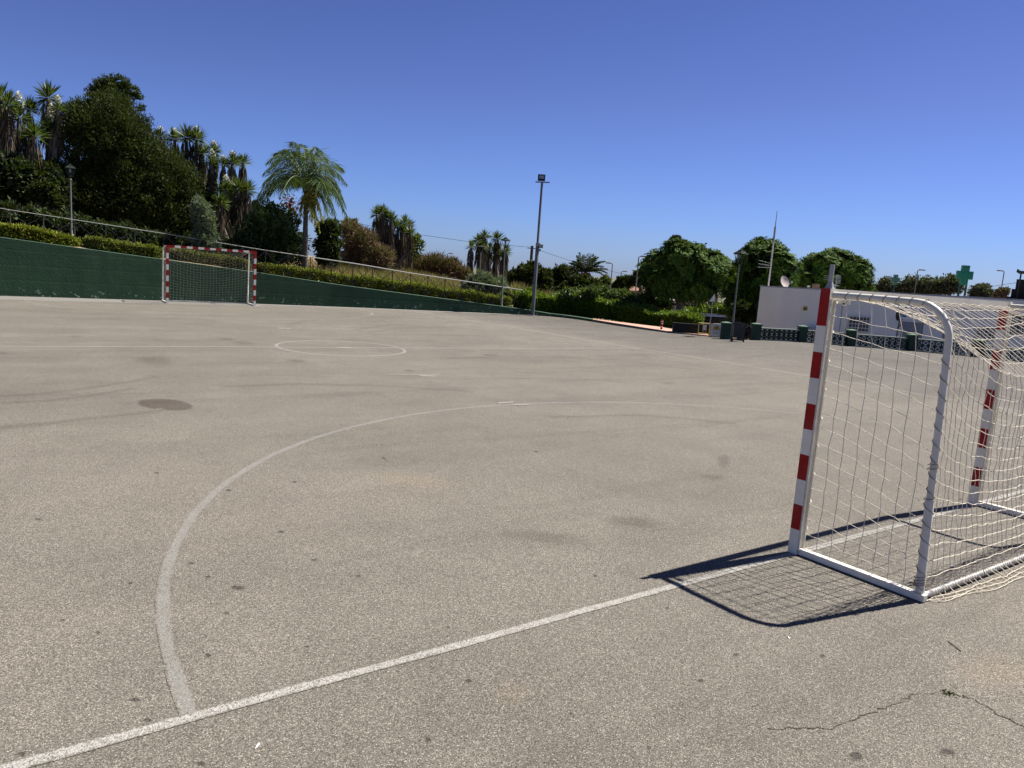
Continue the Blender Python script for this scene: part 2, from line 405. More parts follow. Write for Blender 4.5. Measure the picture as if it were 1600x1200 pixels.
marking('faded_line_marking', lambda m: (strip(m, [(-.5, 8.85), (1.6, 8.4), (3.9, 7.8)], .04, .004, 0, .018),), M_paint2)
marking('left_sideline_marking', lambda m: strip(m, [(-9.3, -2), (-9.2, 14), (-9, 26.3)], .082, .0018), M_paint)
marking('dusty_gutter_strip', lambda m: strip(m, [(-14, 26.75), (-5.8, 26.8), (-.7, 26.95), (2.6, 26.9)], 2.1, .0012, 0, .05), M_dust)
marking('gutter_strip', lambda m: strip(m, [(a, b-.30) for a, b in WL[3:9]], .75, .0016, 0, .03), M_dust)
for _p in ([(0, 619), (60, 616), (120, 609), (180, 600), (245, 589)], [(0, 631), (80, 626), (150, 617), (210, 606)], [(0, 668), (90, 660), (170, 651), (260, 640)], [(447, 508), (480, 501), (520, 498), (570, 497), (620, 499)],
           [(555, 516), (590, 510), (640, 506), (720, 508)], [(575, 520), (620, 513), (700, 511), (800, 520)], [(350, 604), (470, 600), (600, 603), (740, 612)], [(860, 652), (1000, 648), (1150, 662)], [(700, 560), (830, 556), (960, 562), (1100, 580)],
           [(100, 500), (200, 496), (330, 499)], [(60, 481), (150, 485), (260, 494)], [(1150, 560), (1220, 552), (1290, 552)]):
    marking('tyre_mark', lambda m: strip(m, [G(*q) for q in _p], .26, .0009, 0, .02), M_tyre)

def stain(px, py, rx, ry, mat, z=.020):
    z *= .04
    """an irregular blot lying on the asphalt; rx along the view's horizontal, given in photo pixels"""
    c = G(px, py); a = G(px+rx, py+rx*.069)-c; b = G(px, py-ry)-c
    n = 28; v = [(c[0], c[1], z)]; uv = [(0, 0)]
    for k in range(n):
        t = 2*math.pi*k/n; q = 1.0; d = a*math.cos(t)*q+b*math.sin(t)*q
        v.append((c[0]+d[0], c[1]+d[1], z)); uv.append((math.cos(t), math.sin(t)))
    f = [(0, 1+k, 1+(k+1) % n) for k in range(n)]
    me = bpy.data.meshes.new('asphalt_stain'); me.from_pydata(v, [], f); me.materials.append(mat)
    ul = me.uv_layers.new(name='UVMap')
    for p in me.polygons:
        for li in p.loop_indices: ul.data[li].uv = uv[me.loops[li].vertex_index]
    o = link('asphalt_stain', me); return struct(o)
stain(258, 632, 50, 10, M_stain); stain(243, 564, 45, 9, M_stain2, .021); stain(238, 590, 20, 4, M_stain2, .022)
stain(1115, 746, 28, 7, M_stain2); stain(380, 536, 26, 4, M_stain2, .022); stain(462, 564, 22, 4, M_stain2); stain(765, 555, 18, 3, M_stain2)
stain(1045, 599, 14, 3, M_stain2); stain(355, 530, 16, 2.5, M_stain2, .024); stain(118, 526, 12, 2, M_stain2); stain(990, 815, 60, 12, M_stain2, .018); stain(850, 840, 90, 14, M_stain2, .017)
stain(1130, 720, 14, 14, M_stain2, .018); stain(640, 579, 12, 3, M_stain2, .018); stain(5, 552, 14, 3, M_stain2); stain(800, 1085, 34, 26, M_stain3); stain(1560, 1050, 90, 38, M_stain3); stain(640, 750, 90, 18, M_stain3, .018)
GUM = [(732, 1064, 7, 4), (669, 1156, 6, 4), (892, 1115, 3, 2), (1337, 1181, 12, 7), (1095, 1064, 7, 3), (1150, 1023, 5, 3), (1285, 1025, 5, 3), (1015, 1168, 4, 3), (1480, 1175, 16, 6),
 (59, 811, 6, 2), (439, 831, 6, 2), (299, 880, 6, 2), (325, 901, 6, 2), (204, 911, 4, 2), (325, 1024, 6, 4), (211, 1093, 10, 3), (231, 1125, 8, 3), (141, 1170, 11, 5), (34, 1178, 8, 4),
 (314, 1193, 8, 4), (460, 753, 5, 2), (245, 739, 5, 1.6), (357, 766, 6, 2), (491, 875, 6, 2), (354, 958, 5, 2), (98, 969, 6, 2), (153, 988, 4, 2), (600, 716, 4, 1.5), (560, 900, 5, 2), (838, 706, 4, 1.5),
 (372, 918, 14, 4), (1500, 780, 4, 2), (930, 900, 4, 2), (1043, 950, 3, 2), (700, 980, 4, 2), (480, 1010, 4, 2)]
for k, (a, b, c_, d_) in enumerate(GUM): stain(a, b, c_*1.0, d_*1.05, M_gum, .024)

def crack(pts, wd):
    P = []
    for (a, b), (c_, d_) in zip(pts[:-1], pts[1:]):
        A = G(a, b); B = G(c_, d_); n = 9
        P += [(A+(B-A)*k/n)[:2]+rng.normal(size=2)*.008 for k in range(n)]
    m = MB(); strip(m, P, wd, .003, 0, wd*.45); return struct(m.build('asphalt_crack', M_crack))
crack([(1200, 1139), (1300, 1137), (1345, 1119), (1392, 1104), (1420, 1087), (1470, 1081)], .0055)
crack([(1488, 1083), (1520, 1092), (1560, 1115), (1605, 1140)], .006)

# ================================================================== GREEN RETAINING WALL
def retaining_wall():
    m_, t, p = newmat('green_painted_concrete'); tc = N(t, 'TexCoord').outputs['Object']
    base = ramp(t, noise(t, .8, 5, .6, tc), [(.3, (.021, .054, .026)), (.7, (.028, .070, .034))])
    sx = N(t, 'SeparateXYZ'); t.links.new(tc, sx.inputs[0])
    # board-mark courses and vertical joints, with highlights painted beside the dark lines
    zz = math_(t, 'FRACT', math_(t, 'MULTIPLY', math_(t, 'ADD', sx.outputs[2], math_(t, 'MULTIPLY', sx.outputs[0], .012)), 2.0))
    ln = ramp(t, zz, [(0, g3(.45)), (.09, g3(1)), (.86, g3(1)), (.93, g3(1.4)), (1, g3(.5))])
    base = mixc(t, .8, base, ln, 'MULTIPLY')
    xx = math_(t, 'FRACT', math_(t, 'MULTIPLY', sx.outputs[0], .41))
    base = mixc(t, .8, base, ramp(t, xx, [(0, g3(.6)), (.008, g3(1)), (.985, g3(1)), (.995, g3(1.3))]), 'MULTIPLY')
    mp = N(t, 'Mapping', inp={'Scale': (3, 3, .25)}); t.links.new(tc, mp.inputs[0])
    base = mixc(t, .5, base, ramp(t, noise(t, 1.5, 5, .7, mp.outputs[0]), [(.3, g3(.72)), (.7, g3(1.25))]), 'MULTIPLY')
    chip = math_(t, 'MULTIPLY', ramp(t, noise(t, 6.5, 3, .6, tc), [(.62, g3(0)), (.64, g3(1))]), ramp(t, sx.outputs[2], [(.12, g3(.8)), (.36, g3(0))]))
    base = mixc(t, chip, base, (.25, .33, .28))
    t.links.new(base, p.inputs['Base Color']); p.inputs['Roughness'].default_value = .75; p.inputs['Specular IOR Level'].default_value = .3
    hh = math_(t, 'ADD', math_(t, 'MULTIPLY', zz, .5), math_(t, 'ADD', math_(t, 'MULTIPLY', noise(t, 1.3, 6, .55, tc), 2.0), noise(t, 18, 3, .6, tc)))
    bump(t, p, hh, .4, .02)
    mc = simple('wall_top_edge', (.06, .11, .07), .9, var=.3, scale=3)
    m = MB(); P = [p_ for p_ in WL[1:]]+[KL[0], KL[1], KL[2], KL[3]]; n = len(P)
    def hh_(x, i): return wallh(x) if i < len(WL)-1 else [.15, .13, .12, .11][i-len(WL)+1]
    F = []
    for i, (x, y) in enumerate(P):
        a = P[max(0, i-1)]; b = P[min(n-1, i+1)]; d = np.array([b[0]-a[0], b[1]-a[1]]); d /= np.linalg.norm(d); nn = np.array([-d[1], d[0]])
        h = hh_(x, i); F.append([(x, y, -.3), (x, y, h-.012), (x+nn[0]*.02, y+nn[1]*.02, h), (x+nn[0]*.2, y+nn[1]*.2, h), (x+nn[0]*.2, y+nn[1]*.2, -.3)])
    v = [q for r_ in F for q in r_]; f = []; fi = []
    for i in range(n-1):
        for k in range(4): f.append((i*5+k, (i+1)*5+k, (i+1)*5+k+1, i*5+k+1)); fi.append(1 if k in (1, 2) else 0)
    m.v = v; m.f = f; m.m = fi; m.n = len(v)
    m.f.append((0, 1, 2, 3, 4)); m.m.append(0)
    return tag(m.build('retaining_wall', [m_, mc]), 'dark green painted concrete wall along the far side, sloping down to the right', 'wall')
retaining_wall()

# pink paved kerb beyond the wall's end
M_pink = simple('pink_paving', (.42, .24, .18), .9, var=.12, scale=5, dirt=(.30, .19, .15))
def kerb_strip():
    A = KL[3:]; m = MB(); v = []
    for i, (x, y) in enumerate(A):
        a = A[max(0, i-1)]; b = A[min(len(A)-1, i+1)]; d = np.array([b[0]-a[0], b[1]-a[1]]); d /= np.linalg.norm(d); nn = np.array([-d[1], d[0]])
        wd = [.12, .7, 1.2, 1.5, 1.6, 1.5, 1.3][i]
        h = [.10, .10, .09, .07, .05, .04, .03][i]
        v += [(x, y, -.3), (x, y, h), (x+nn[0]*wd, y+nn[1]*wd, h+.015), (x+nn[0]*wd, y+nn[1]*wd, -.3)]
    f = []; mi = []
    for i in range(len(A)-1):
        for k in range(3): f.append((i*4+k, (i+1)*4+k, (i+1)*4+k+1, i*4+k+1)); mi.append(1 if k == 0 else 0)
    m.add(v, f); m.m = mi
    return struct(m.build('pavement', [M_pink, simple('kerb_grey', (.10, .12, .10), .9)]))
kerb_strip()

# ================================================================== HANDBALL GOALS
M_white = simple('white_powder_coat', (.70, .67, .585), .38, var=.05, scale=6, dirt=(.42, .40, .36), dirt_amt=.35)
M_cream = simple('aged_white_paint', (.66, .62, .52), .5, var=.07, scale=9, dirt=(.33, .29, .22), dirt_amt=.5)
M_tube = simple('weathered_tube', (.58, .565, .505), .42, var=.10, scale=7, dirt=(.30, .27, .22), dirt_amt=.5)
M_red = simple('red_paint', (.31, .010, .008), .6, var=.14, scale=14, spec=.2, dirt=(.20, .06, .05), dirt_amt=.45)
M_galv = simple('galvanised_steel', (.36, .36, .35), .5, metal=.45, var=.15, scale=14)
M_cord = simple('net_cord', (.60, .54, .44), .85, var=.12, scale=20)
M_dark = simple('dark_metal', (.02, .022, .024), .5, var=.2)

def make_goal(loc, rz, label, near=True, sag=.5, x0=1.5, seed=3):
    t = thing('handball_goal', loc, label, 'goal', 'red and white handball goals', rz)
    rg = np.random.default_rng(seed)
    H = 2.08; zs = [0]+[.2*k for k in range(1, 10)]+[H]
    def post(sx):
        m = MB()
        for a in range(10):
            z0, z1 = zs[a], zs[a+1]; col = 1 if a % 2 else 0
            x, y = .04, .04; v = [(-x, -y, z0), (x, -y, z0), (x, y, z0), (-x, y, z0), (-x, -y, z1), (x, -y, z1), (x, y, z1), (-x, y, z1)]
            m.add(v, [(1, 2, 6, 5), (2, 3, 7, 6), (3, 0, 4, 7)], col); m.add(v, [(0, 1, 5, 4)], 2)
            if a == 0: m.add(v, [(3, 2, 1, 0)], 0)
            if a == 9: m.add(v, [(4, 5, 6, 7)], 1)
        # back channel lips of the aluminium profile
        for s in (-1, 1): m.box((s*.030, -.0475, H/2-.02), (.012, .013, H-.12), mi=2)
        m.v = [(v[0]+sx*1.54, v[1], v[2]) for v in m.v]
        return m.build('post', [M_white, M_red, M_cream], t)
    post(-1); post(1)
    m = MB(); X = 1.4995; xs = [-X, -1.30]+[-1.30+2.6*k/13 for k in range(1, 13)]+[1.30, X]
    for a in range(len(xs)-1):
        xa, xb = xs[a], xs[a+1]; col = 1 if a % 2 == 0 else 0; y = .0385; z0, z1 = H-.079, H-.001
        v = [(xa, -y, z0), (xb, -y, z0), (xb, y, z0), (xa, y, z0), (xa, -y, z1), (xb, -y, z1), (xb, y, z1), (xa, y, z1)]
        m.add(v, [(0, 3, 2, 1), (2, 3, 7, 6), (4, 5, 6, 7)], col); m.add(v, [(0, 1, 5, 4)], 2)
    m.build('crossbar', [M_white, M_red, M_cream], t)
    # rear frame: each side one bent tube from post head back and down to the ground bar
    for s in (-1, 1):
        m = MB(); pts = [(s*1.54, -.045, 2.035), (s*1.54, -.35, 2.035), (s*1.54, -.66, 2.03)]
        for k in range(1, 9):
            a = R(90*k/8); pts.append((s*1.54, -.66-.25*math.sin(a), 1.78+.25*math.cos(a)))
        pts += [(s*1.54, -.93, 1.2), (s*1.54, -.95, .6), (s*1.54, -.97, .06)]
        m.tube(pts, .0235, 14)
        m.tube([(s*1.54, -.9465, .72), (s*1.54, -.947, .70), (s*1.54, -.97, .06)], [.0245, .029, .030], 14)
        o = m.build('rear_frame_tube', M_tube if near else M_white, t, smooth=True)
        m = MB(); m.box((s*1.54, -.53, .029), (.055, .975, .05)); m.build('base_bar', M_white, t, bevel=.004)
        if near:
            m = MB(); m.box((s*1.54-s*.046, -.10, 1.985), (.012, .11, .028)); m.box((s*1.54-s*.05, -.11, 1.970), (.02, .02, .02))
            m.build('corner_bracket', M_cream, t)
    m = MB(); m.tube([(-1.50, -.985, .035), (-.5, -.99, .033), (.5, -.99, .034), (1.5, -.985, .035)], .022, 10); m.build('ground_bar', M_galv, t, smooth=True)
    if near:   # galvanised stub standing on the head of the left post
        m = MB(); bx = -1.53
        m.lathe([(.036, 0), (.030, .012), (.018, .045), (.016, .05), (.016, .18)], (bx, 0, H), 12)
        for k in range(3): m.box((bx+.014*math.cos(k*2.1), .014*math.sin(k*2.1), H+.09), (.010, .006, .17), rz=k*2.1)
        m.build('steel_stub', M_galv, t)
        for s in (-1, 1):
            for k in range(9):
                m = MB(); z = .22+.22*k; m.tube([(s*1.505, -.050, z), (s*1.515, -.064, z+.006), (s*1.530, -.074, z-.008)], .0048, 5); m.build('net_hook', M_white, t)
    # ---------- net
    m = MB(); cr = .0027 if near else .0023; sg = 5 if near else 3; kn = near
    def run(P, r=cr):
        Q = []
        for a, b in zip(P[:-1], P[1:]):
            a = np.array(a); b = np.array(b); Q.append(a)
            if near: Q.append((a+b)/2+rg.normal(size=3)*.0018-[0, 0, .002])
        Q.append(np.array(P[-1])); m.tube(Q, r, sg, cap=False)
    def knot(p, r=.0058):
        x, y, z = p; m.add([(x+r, y, z), (x-r, y, z), (x, y+r, z), (x, y-r, z), (x, y, z+r), (x, y, z-r)],
                           [(0, 2, 4), (2, 1, 4), (1, 3, 4), (3, 0, 4), (2, 0, 5), (1, 2, 5), (3, 1, 5), (0, 3, 5)])
    jit = .0045 if near else .005
    tube_y = lambda z: -.97+.035*min(z, 1.2)+max(0, z-1.2)*.035 if z < 1.78 else -.91+.25*(1-math.sqrt(max(0, 1-((z-1.78)/.25)**2)))
    nz, ny = 17, 9
    for s in (-1, 1):                                   # side panels
        lace = MB()
        nd = np.zeros((nz, ny, 3))
        for i in range(nz):
            z0 = 2.00-1.94*i/(nz-1)
            for j in range(ny):
                f = j/(ny-1); drop = .26*f**1.7*math.sin(math.pi*min(1, max(0, (2.03-z0)/1.97)))**.8
                z = z0-drop-.02*math.sin(math.pi*f); yb = tube_y(max(z, .05))+.0
                y = -.065+(yb+.065)*f
                e = 0 if j in (0, ny-1) or i in (0, nz-1) else 1
                nd[i, j] = (s*1.54+rg.normal()*jit*e*.8, y+rg.normal()*jit*e, max(z, .05)+rg.normal()*jit*e)
        for j in range(1, ny): nd[0, j, 2] = 2.00-max(0, f_drop(nd[0, j, 1]))
        for i in range(1, nz): run(nd[i])
        for j in range(ny): run(nd[:, j] if j else nd[1:, j])
        if kn:
            for i in range(1, nz):
                for j in range(ny): knot(nd[i, j])
            for j in range(1, ny-1):                    # loops over the top tube
                y = nd[0, j, 1]; zc = 2.035-f_drop(y); th = .5*max(0, (-y-.66)/.25)
                ring = [(s*1.54+.0265*math.cos(a), y+.0265*math.sin(a)*math.sin(-th)-.012*math.sin(a), zc+.0265*math.sin(a)*math.cos(th)) for a in np.linspace(0, 2*math.pi, 13)[:-1]]
                lace.tube(ring, cr, 4, closed=True)
            hx = []                                     # lacing wound down the rear upright
            for k in range(150):
                z = 1.70-1.62*k/149; a = k*.62; rr_ = .0265 if z > .72 else .0325; hx.append((s*1.54+rr_*math.cos(a), -.97+.035*min(z, 1.7)+rr_*math.sin(a), z))
            lace.tube(hx, cr*1.1, 4, cap=False)
            for zz_ in (.93, .96, .72, .13, .15, .17, .115):
                lace.tube([(s*1.54+.036*math.cos(a), -.966+.03*zz_+.036*math.sin(a), zz_+.01*math.cos(a+1)) for a in np.linspace(0, 2*math.pi, 13)[:-1]], .0033, 4, closed=True)
        if near: lace.build('lacing', simple('dirty_shaded_cord', (.22, .18, .13), .9, var=.2), t)  # cord colour darkened for dirt and for the shade on it
    nu = 35 if near else 27; top = 8; bk = 17 if near else 16; G_ = np.zeros((top+bk+3, nu, 3))
    for j in range(nu):
        u = j/(nu-1); sh = (4*u*(1-u))**.85; X_ = -1.52+3.04*u
        for i in range(top):
            f = i/(top-1); z = 2.02-.015*f-sag*sh*f**1.25*1.0; y = -.05-.84*f+.03*sh*f; G_[i, j] = (X_, y, z)
        zf = G_[top-1, j, 2]
        for i in range(1, bk+1):
            f = i/bk; zl = zf-.12*0; z = zl*(1-f)+.05*f-.10*math.sin(math.pi*f)*sh*(1-f); y = -.89-.10*f+.05*sh*math.sin(math.pi*f)
            if j in (0, nu-1): y = tube_y(max(z, .06))-.01
            G_[top-1+i, j] = (X_, y, z)
        if near:
            for q, (dy, dz) in enumerate(((-.05, .008), (-.10, .006), (-.145, .006))):
                dy *= .8*float(np.interp(u, [0, .05, .25, 1], [.35, .6, 1.2, 1.]))
                G_[top+bk+q, j] = (X_+.03*math.sin(j*1.3+q), -1.0+dy+.010*math.sin(j*.9+q*1.7)-.03*math.sin(math.pi*u), dz+.008*abs(math.sin(j*2.1+q)))
    if not near: G_ = G_[:top+bk]
    J = rg.normal(size=G_.shape)*jit; J[0] = 0; J[:, 0] = 0; J[:, -1] = 0
    if near: J[-3:] *= .5; J[-3:, :, 2] = np.abs(J[-3:, :, 2])*.4
    G_ = G_+J
    for i in range(1, G_.shape[0]): run(G_[i])
    for j in range(nu): run(G_[:, j])
    if kn:
        for i in range(1, G_.shape[0]):
            for j in range(nu): knot(G_[i, j])
        m.tube([G_[0, j]+np.array([0, -.004, .012*(j % 2)]) for j in range(nu)], cr, 5, cap=False)
        wv = []                                         # net bound round the ground bar
        for k in range(620):
            a = k*.8; wv.append((-1.46+2.92*k/619, -.987+.0275*math.cos(a), .036+.0275*math.sin(a)))
        m.tube(wv, .0026, 4, cap=False)
    m.build('net', M_cord, t)
    return t
def f_drop(y):
    d = -y-.66
    return 0 if d <= 0 else .25-math.sqrt(max(0, .0625-min(d, .249)**2))
make_goal((0, 0, 0), 0, 'large goal at the right in the foreground, seen from behind, with knotted cream net', True, .50)
make_goal((.72, 26.28, 0), R(180)-.035, 'small distant goal standing against the green wall, net sagging from its crossbar', False, .46, seed=5)

# ================================================================== VEGETATION
LM = dict(
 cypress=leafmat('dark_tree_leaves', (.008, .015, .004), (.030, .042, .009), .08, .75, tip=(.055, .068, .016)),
 privet=leafmat('hedge_leaves', (.035, .055, .006), (.17, .185, .022), .25, .5, tip=(.38, .36, .08)),
 privet2=leafmat('pale_hedge_leaves', (.05, .07, .015), (.14, .15, .035), .25, .4, tip=(.30, .28, .10)),
 laurel=leafmat('green_hedge_leaves', (.025, .060, .008), (.070, .135, .018), .3, .4, tip=(.14, .22, .04)),
 bush=leafmat('bush_leaves', (.018, .038, .012), (.055, .090, .028), .2, tip=(.11, .15, .06)),
 grey=leafmat('grey_green_leaves', (.05, .07, .045), (.12, .15, .10), .2, tip=(.2, .23, .17)),
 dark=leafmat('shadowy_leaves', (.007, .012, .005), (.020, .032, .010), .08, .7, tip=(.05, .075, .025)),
 dry=leafmat('dry_twigs', (.060, .035, .020), (.14, .085, .050), .1, .8, tip=(.22, .15, .09)),
 straw=leafmat('dry_grass', (.16, .11, .05), (.32, .23, .11), .2, .8, tip=(.42, .33, .17)),
 weed=leafmat('green_grass', (.05, .09, .015), (.13, .18, .04), .3, tip=(.2, .24, .06)),
 ferny=leafmat('feathery_leaves', (.018, .045, .006), (.058, .115, .011), .07, .8, tip=(.13, .20, .03)),
 yucca=leafmat('yucca_blades', (.022, .040, .012), (.065, .105, .032), .15, .4, tip=(.17, .20, .09)),
 skirt=leafmat('dead_yucca_leaves', (.028, .020, .014), (.085, .064, .045), .05, .9, tip=(.20, .155, .11)),
 palm=leafmat('palm_leaflets', (.018, .040, .016), (.050, .092, .030), .22, .6, tip=(.13, .19, .045)),
 ypalm=leafmat('yellow_palm_leaflets', (.14, .13, .02), (.30, .28, .05), .3, .5, tip=(.40, .34, .10)),
 flower=leafmat('cream_flowers', (.5, .48, .38), (.72, .70, .60), .2, .6),
 distant=leafmat('far_leaves', (.030, .036, .022), (.075, .080, .050), .1, .8, tip=(.13, .13, .09)),  # greyed colour stands in for haze over the far trees
 red=leafmat('red_bracts', (.05, .012, .010), (.14, .022, .016), .1, .8),
)
M_bark = simple('bark', (.10, .075, .055), .9, var=.35, scale=6, bmp=.6)
M_barkg = simple('grey_bark', (.15, .13, .11), .9, var=.35, scale=6, bmp=.6)

def trunk_mesh(m, base, top, r0, r1, bends=3, wob=.08, seg=9):
    b = np.array(base, float); t = np.array(top, float); n = bends+2; pts = []; rs = []
    for i in range(n+1):
        f = i/n; o = rng.normal(size=3)*wob*math.sin(math.pi*f); o[2] = 0; pts.append(b+(t-b)*f+o); rs.append((r0+(r1-r0)*f)*(1.25 if i == 0 else 1))
    m.tube(pts, rs, seg)
    return pts
def tree(name, label, cat, d, base, lobes, mat, n, size, group=None, trunk_r=.16, fork=None, **kw):
    """trunk + limbs + crown; base/lobes in photo direction at range d"""
    B = at(base[0], base[1], d); z0 = gz(B[0], B[1])-.05; org = (B[0], B[1], z0)
    t = thing(name, org, label, cat, group)
    L = pxlobes(lobes, d); c0 = sum(np.array(l[0]) for l in L)/len(L)
    m = MB(); fk = at(*(fork or (base[0], (base[1]*.6+lobes[0][1]*.4))), d)
    trunk_mesh(m, (B[0], B[1], z0), fk, trunk_r, trunk_r*.75)
    for (c, r) in L: trunk_mesh(m, fk, np.array(c)+[0, 0, r[2]*.15], trunk_r*.5, trunk_r*.12, 2, .12, 6)
    m.build('trunk', M_bark, t, smooth=True, org=org)
    P, D, Nn, Ls, W = crown_leaves(L, n, size, **kw)
    leaf_mesh('crown', P, D, Nn, Ls, W, mat, t, org)
    return t
def shrub(name, label, cat, d, lobes, mat, n, size, group=None, drop=True, **kw):
    L = pxlobes(lobes, d); c = L[0][0]; z0 = min(gz(c[0], c[1]), c[2]-.2); org = (c[0], c[1], z0)
    t = thing(name, org, label, cat, group); m = MB()
    for (q, r) in L:
        for k in range(4):
            a = rng.normal(size=2)*.15; trunk_mesh(m, (c[0]+a[0], c[1]+a[1], z0-.1), np.array(q)+rng.normal(size=3)*np.array(r)*.45, .035, .01, 1, .06, 5)
    m.build('stems', M_bark, t, smooth=True, org=org)
    P, D, Nn, Ls, W = crown_leaves(L, n, size, **kw)
    leaf_mesh('foliage', P, D, Nn, Ls, W, mat, t, org)
    return t

def fern_tree(name, label, cat, d, base, lobes, group, trunk_r, fork, tufts=430, fl=.50):
    B = at(base[0], base[1], d); z0 = gz(B[0], B[1])-.05; org = (B[0], B[1], z0); t = thing(name, org, label, cat, group); L = pxlobes(lobes, d)
    m = MB(); fk = at(fork[0], fork[1], d); trunk_mesh(m, (B[0], B[1], z0), fk, trunk_r, trunk_r*.85)
    for (c, r) in L: trunk_mesh(m, fk, np.array(c)+[0, 0, r[2]*.1], trunk_r*.5, trunk_r*.12, 2, .12, 6)
    m.build('trunk', M_barkg, t, smooth=True, org=org)
    vol = np.array([l[1][0]*l[1][2] for l in L]); vol = vol/vol.sum(); P, D, Nn, Ls = [], [], [], []
    for (c, r), f in zip(L, vol):
        c = np.array(c); r = np.array(r)
        for _ in range(max(6, int(tufts*f))):
            u = unit(rng.normal(size=3)+[0, 0, .12]); q = c+u*r*rng.uniform(.70, .98); nf = rng.integers(7, 12); ax = unit(u*.9+np.array([0, 0, .45])+rng.normal(size=3)*.3)
            e1 = unit(np.cross(ax, [.3, .2, .9])); e2 = np.cross(ax, e1); ph = rng.uniform(0, 6)
            for k in range(nf):                     # one arching compound frond
                a = ph+2*math.pi*k/nf; dr = unit(ax*rng.uniform(.25, .9)+e1*math.cos(a)+e2*math.sin(a)); ll = fl*rng.uniform(.6, 1.15); sd = unit(np.cross(dr, ax)+1e-6); nl = 13
                g = (np.arange(nl)+.6)/nl; p = q+dr*(g*ll)[:, None]+np.array([0, 0, -.30*ll])*(g**2)[:, None]
                for sg in (-1, 1):
                    P.append(p); D.append(sd*sg+dr*.55+[0, 0, -.18]+rng.normal(size=(nl, 3))*.12); Nn.append(ax+rng.normal(size=(nl, 3))*.25); Ls.append(.20*ll/.55*np.sin(math.pi*(g*.8+.16))*rng.uniform(.8, 1.2, nl))
    P, D, Nn, Ls = map(np.concatenate, (P, D, Nn, Ls)); leaf_mesh('crown', P, D, Nn, Ls, Ls*.34, LM['ferny'], t, org)
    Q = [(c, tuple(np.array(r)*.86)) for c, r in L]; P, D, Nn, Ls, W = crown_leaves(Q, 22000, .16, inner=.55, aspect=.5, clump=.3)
    leaf_mesh('inner_foliage', P, D, Nn, Ls, W, LM['dark'], t, org)  # near-black leaves paint in the shade inside the crown

# ---- hedges: clipped rows of leaves round a woody core
def hedge(label, path, h, wd, mat, n, size, group=None, base=None, wav=.06, cat='hedge'):
    """path: [(x, y)], h: height per point above base z"""
    P = [np.array(p, float) for p in path]; hs = h if hasattr(h, '__len__') else [h]*len(P); bs = base if base is not None else [gz(*p)-.05 for p in P]
    seg = [np.linalg.norm(b-a) for a, b in zip(P[:-1], P[1:])]; cum = np.concatenate([[0], np.cumsum(seg)]); Lt = cum[-1]
    org = (P[0][0], P[0][1], bs[0]); t = thing('hedge', org, label, cat, group)
    def pos(s):
        x = np.interp(s, cum, [p[0] for p in P]); y = np.interp(s, cum, [p[1] for p in P]); return x, y, np.interp(s, cum, bs), np.interp(s, cum, hs)
    def tan(s): 
        x0, y0, *_ = pos(np.clip(s-.2, 0, Lt)); x1, y1, *_ = pos(np.clip(s+.2, 0, Lt)); d = np.stack([x1-x0, y1-y0], -1); d = d/np.linalg.norm(d, axis=-1, keepdims=True); return d
    m = MB(); k = max(2, int(Lt/.5))
    v = []
    for i in range(k+1):
        s = Lt*i/k; s = min(max(s, .15), Lt-.15); x, y, b, hh = pos(s); d = tan(np.array([s]))[0]; nn = np.array([-d[1], d[0]])
        q = wd*.30; e = .8+.05*math.sin(i*1.7)
        v += [(x-nn[0]*q, y-nn[1]*q, b), (x-nn[0]*q, y-nn[1]*q, b+hh*e), (x+nn[0]*q, y+nn[1]*q, b+hh*e), (x+nn[0]*q, y+nn[1]*q, b)]
    f = [(i*4+j, (i+1)*4+j, (i+1)*4+(j+1) % 4, i*4+(j+1) % 4) for i in range(k) for j in range(4)]+[(0, 1, 2, 3), (k*4, k*4+1, k*4+2, k*4+3)]
    m.add(v, f); m.build('branches', simple('hedge_core', (.030, .028, .014), .95, var=.3), t, org=org)
    s = rng.uniform(0, Lt, n); x, y, b, hh = pos(s); d = tan(s); nn = np.stack([-d[:, 1], d[:, 0]], -1)
    a = rng.uniform(-1, 1, n); z = rng.uniform(0, 1, n); face = rng.uniform(0, 1, n)
    lump = 1+wav*np.sin(s*2.7+1)+wav*.8*np.sin(s*6.1+a*2)+wav*.7*np.sin(s*13+z*5)
    dep = np.abs(rng.normal(0, .10, n))
    side = face < .62; sgn = np.where(rng.uniform(size=n) < .62, -1, 1)
    off = np.where(side, sgn*(1-dep/wd*2)*(.88+.12*(1-z)), a*.98); zz = np.where(side, z, 1-dep/np.maximum(hh, .3))
    rnd_ = np.clip((np.abs(off)-.6)/.4, 0, 1)*np.clip((zz-.75)/.25, 0, 1); zz = zz-.16*rnd_
    X = x+nn[:, 0]*off*wd/2*lump; Y = y+nn[:, 1]*off*wd/2*lump; Z = b+hh*zz*lump+rng.normal(0, .02, n)
    endf = np.clip(np.minimum(s, Lt-s)/.35, 0, 1)**.5; X = x+(X-x)*endf; Y = y+(Y-y)*endf; Z = b+(Z-b)*(.72+.28*endf)
    shoots = rng.uniform(size=n) < .03; Z = Z+np.where(shoots & ~side, rng.uniform(0, .14, n), 0)
    out = np.stack([nn[:, 0]*off, nn[:, 1]*off, np.where(side, .3, .9)], -1)+rng.normal(size=(n, 3))*.6
    leaf_mesh('foliage', np.stack([X, Y, Z], -1), out, rng.normal(size=(n, 3))+[0, 0, .8], size*rng.uniform(.6, 1.4, n), size*.5*rng.uniform(.7, 1.3, n), mat, t, org)
    return t
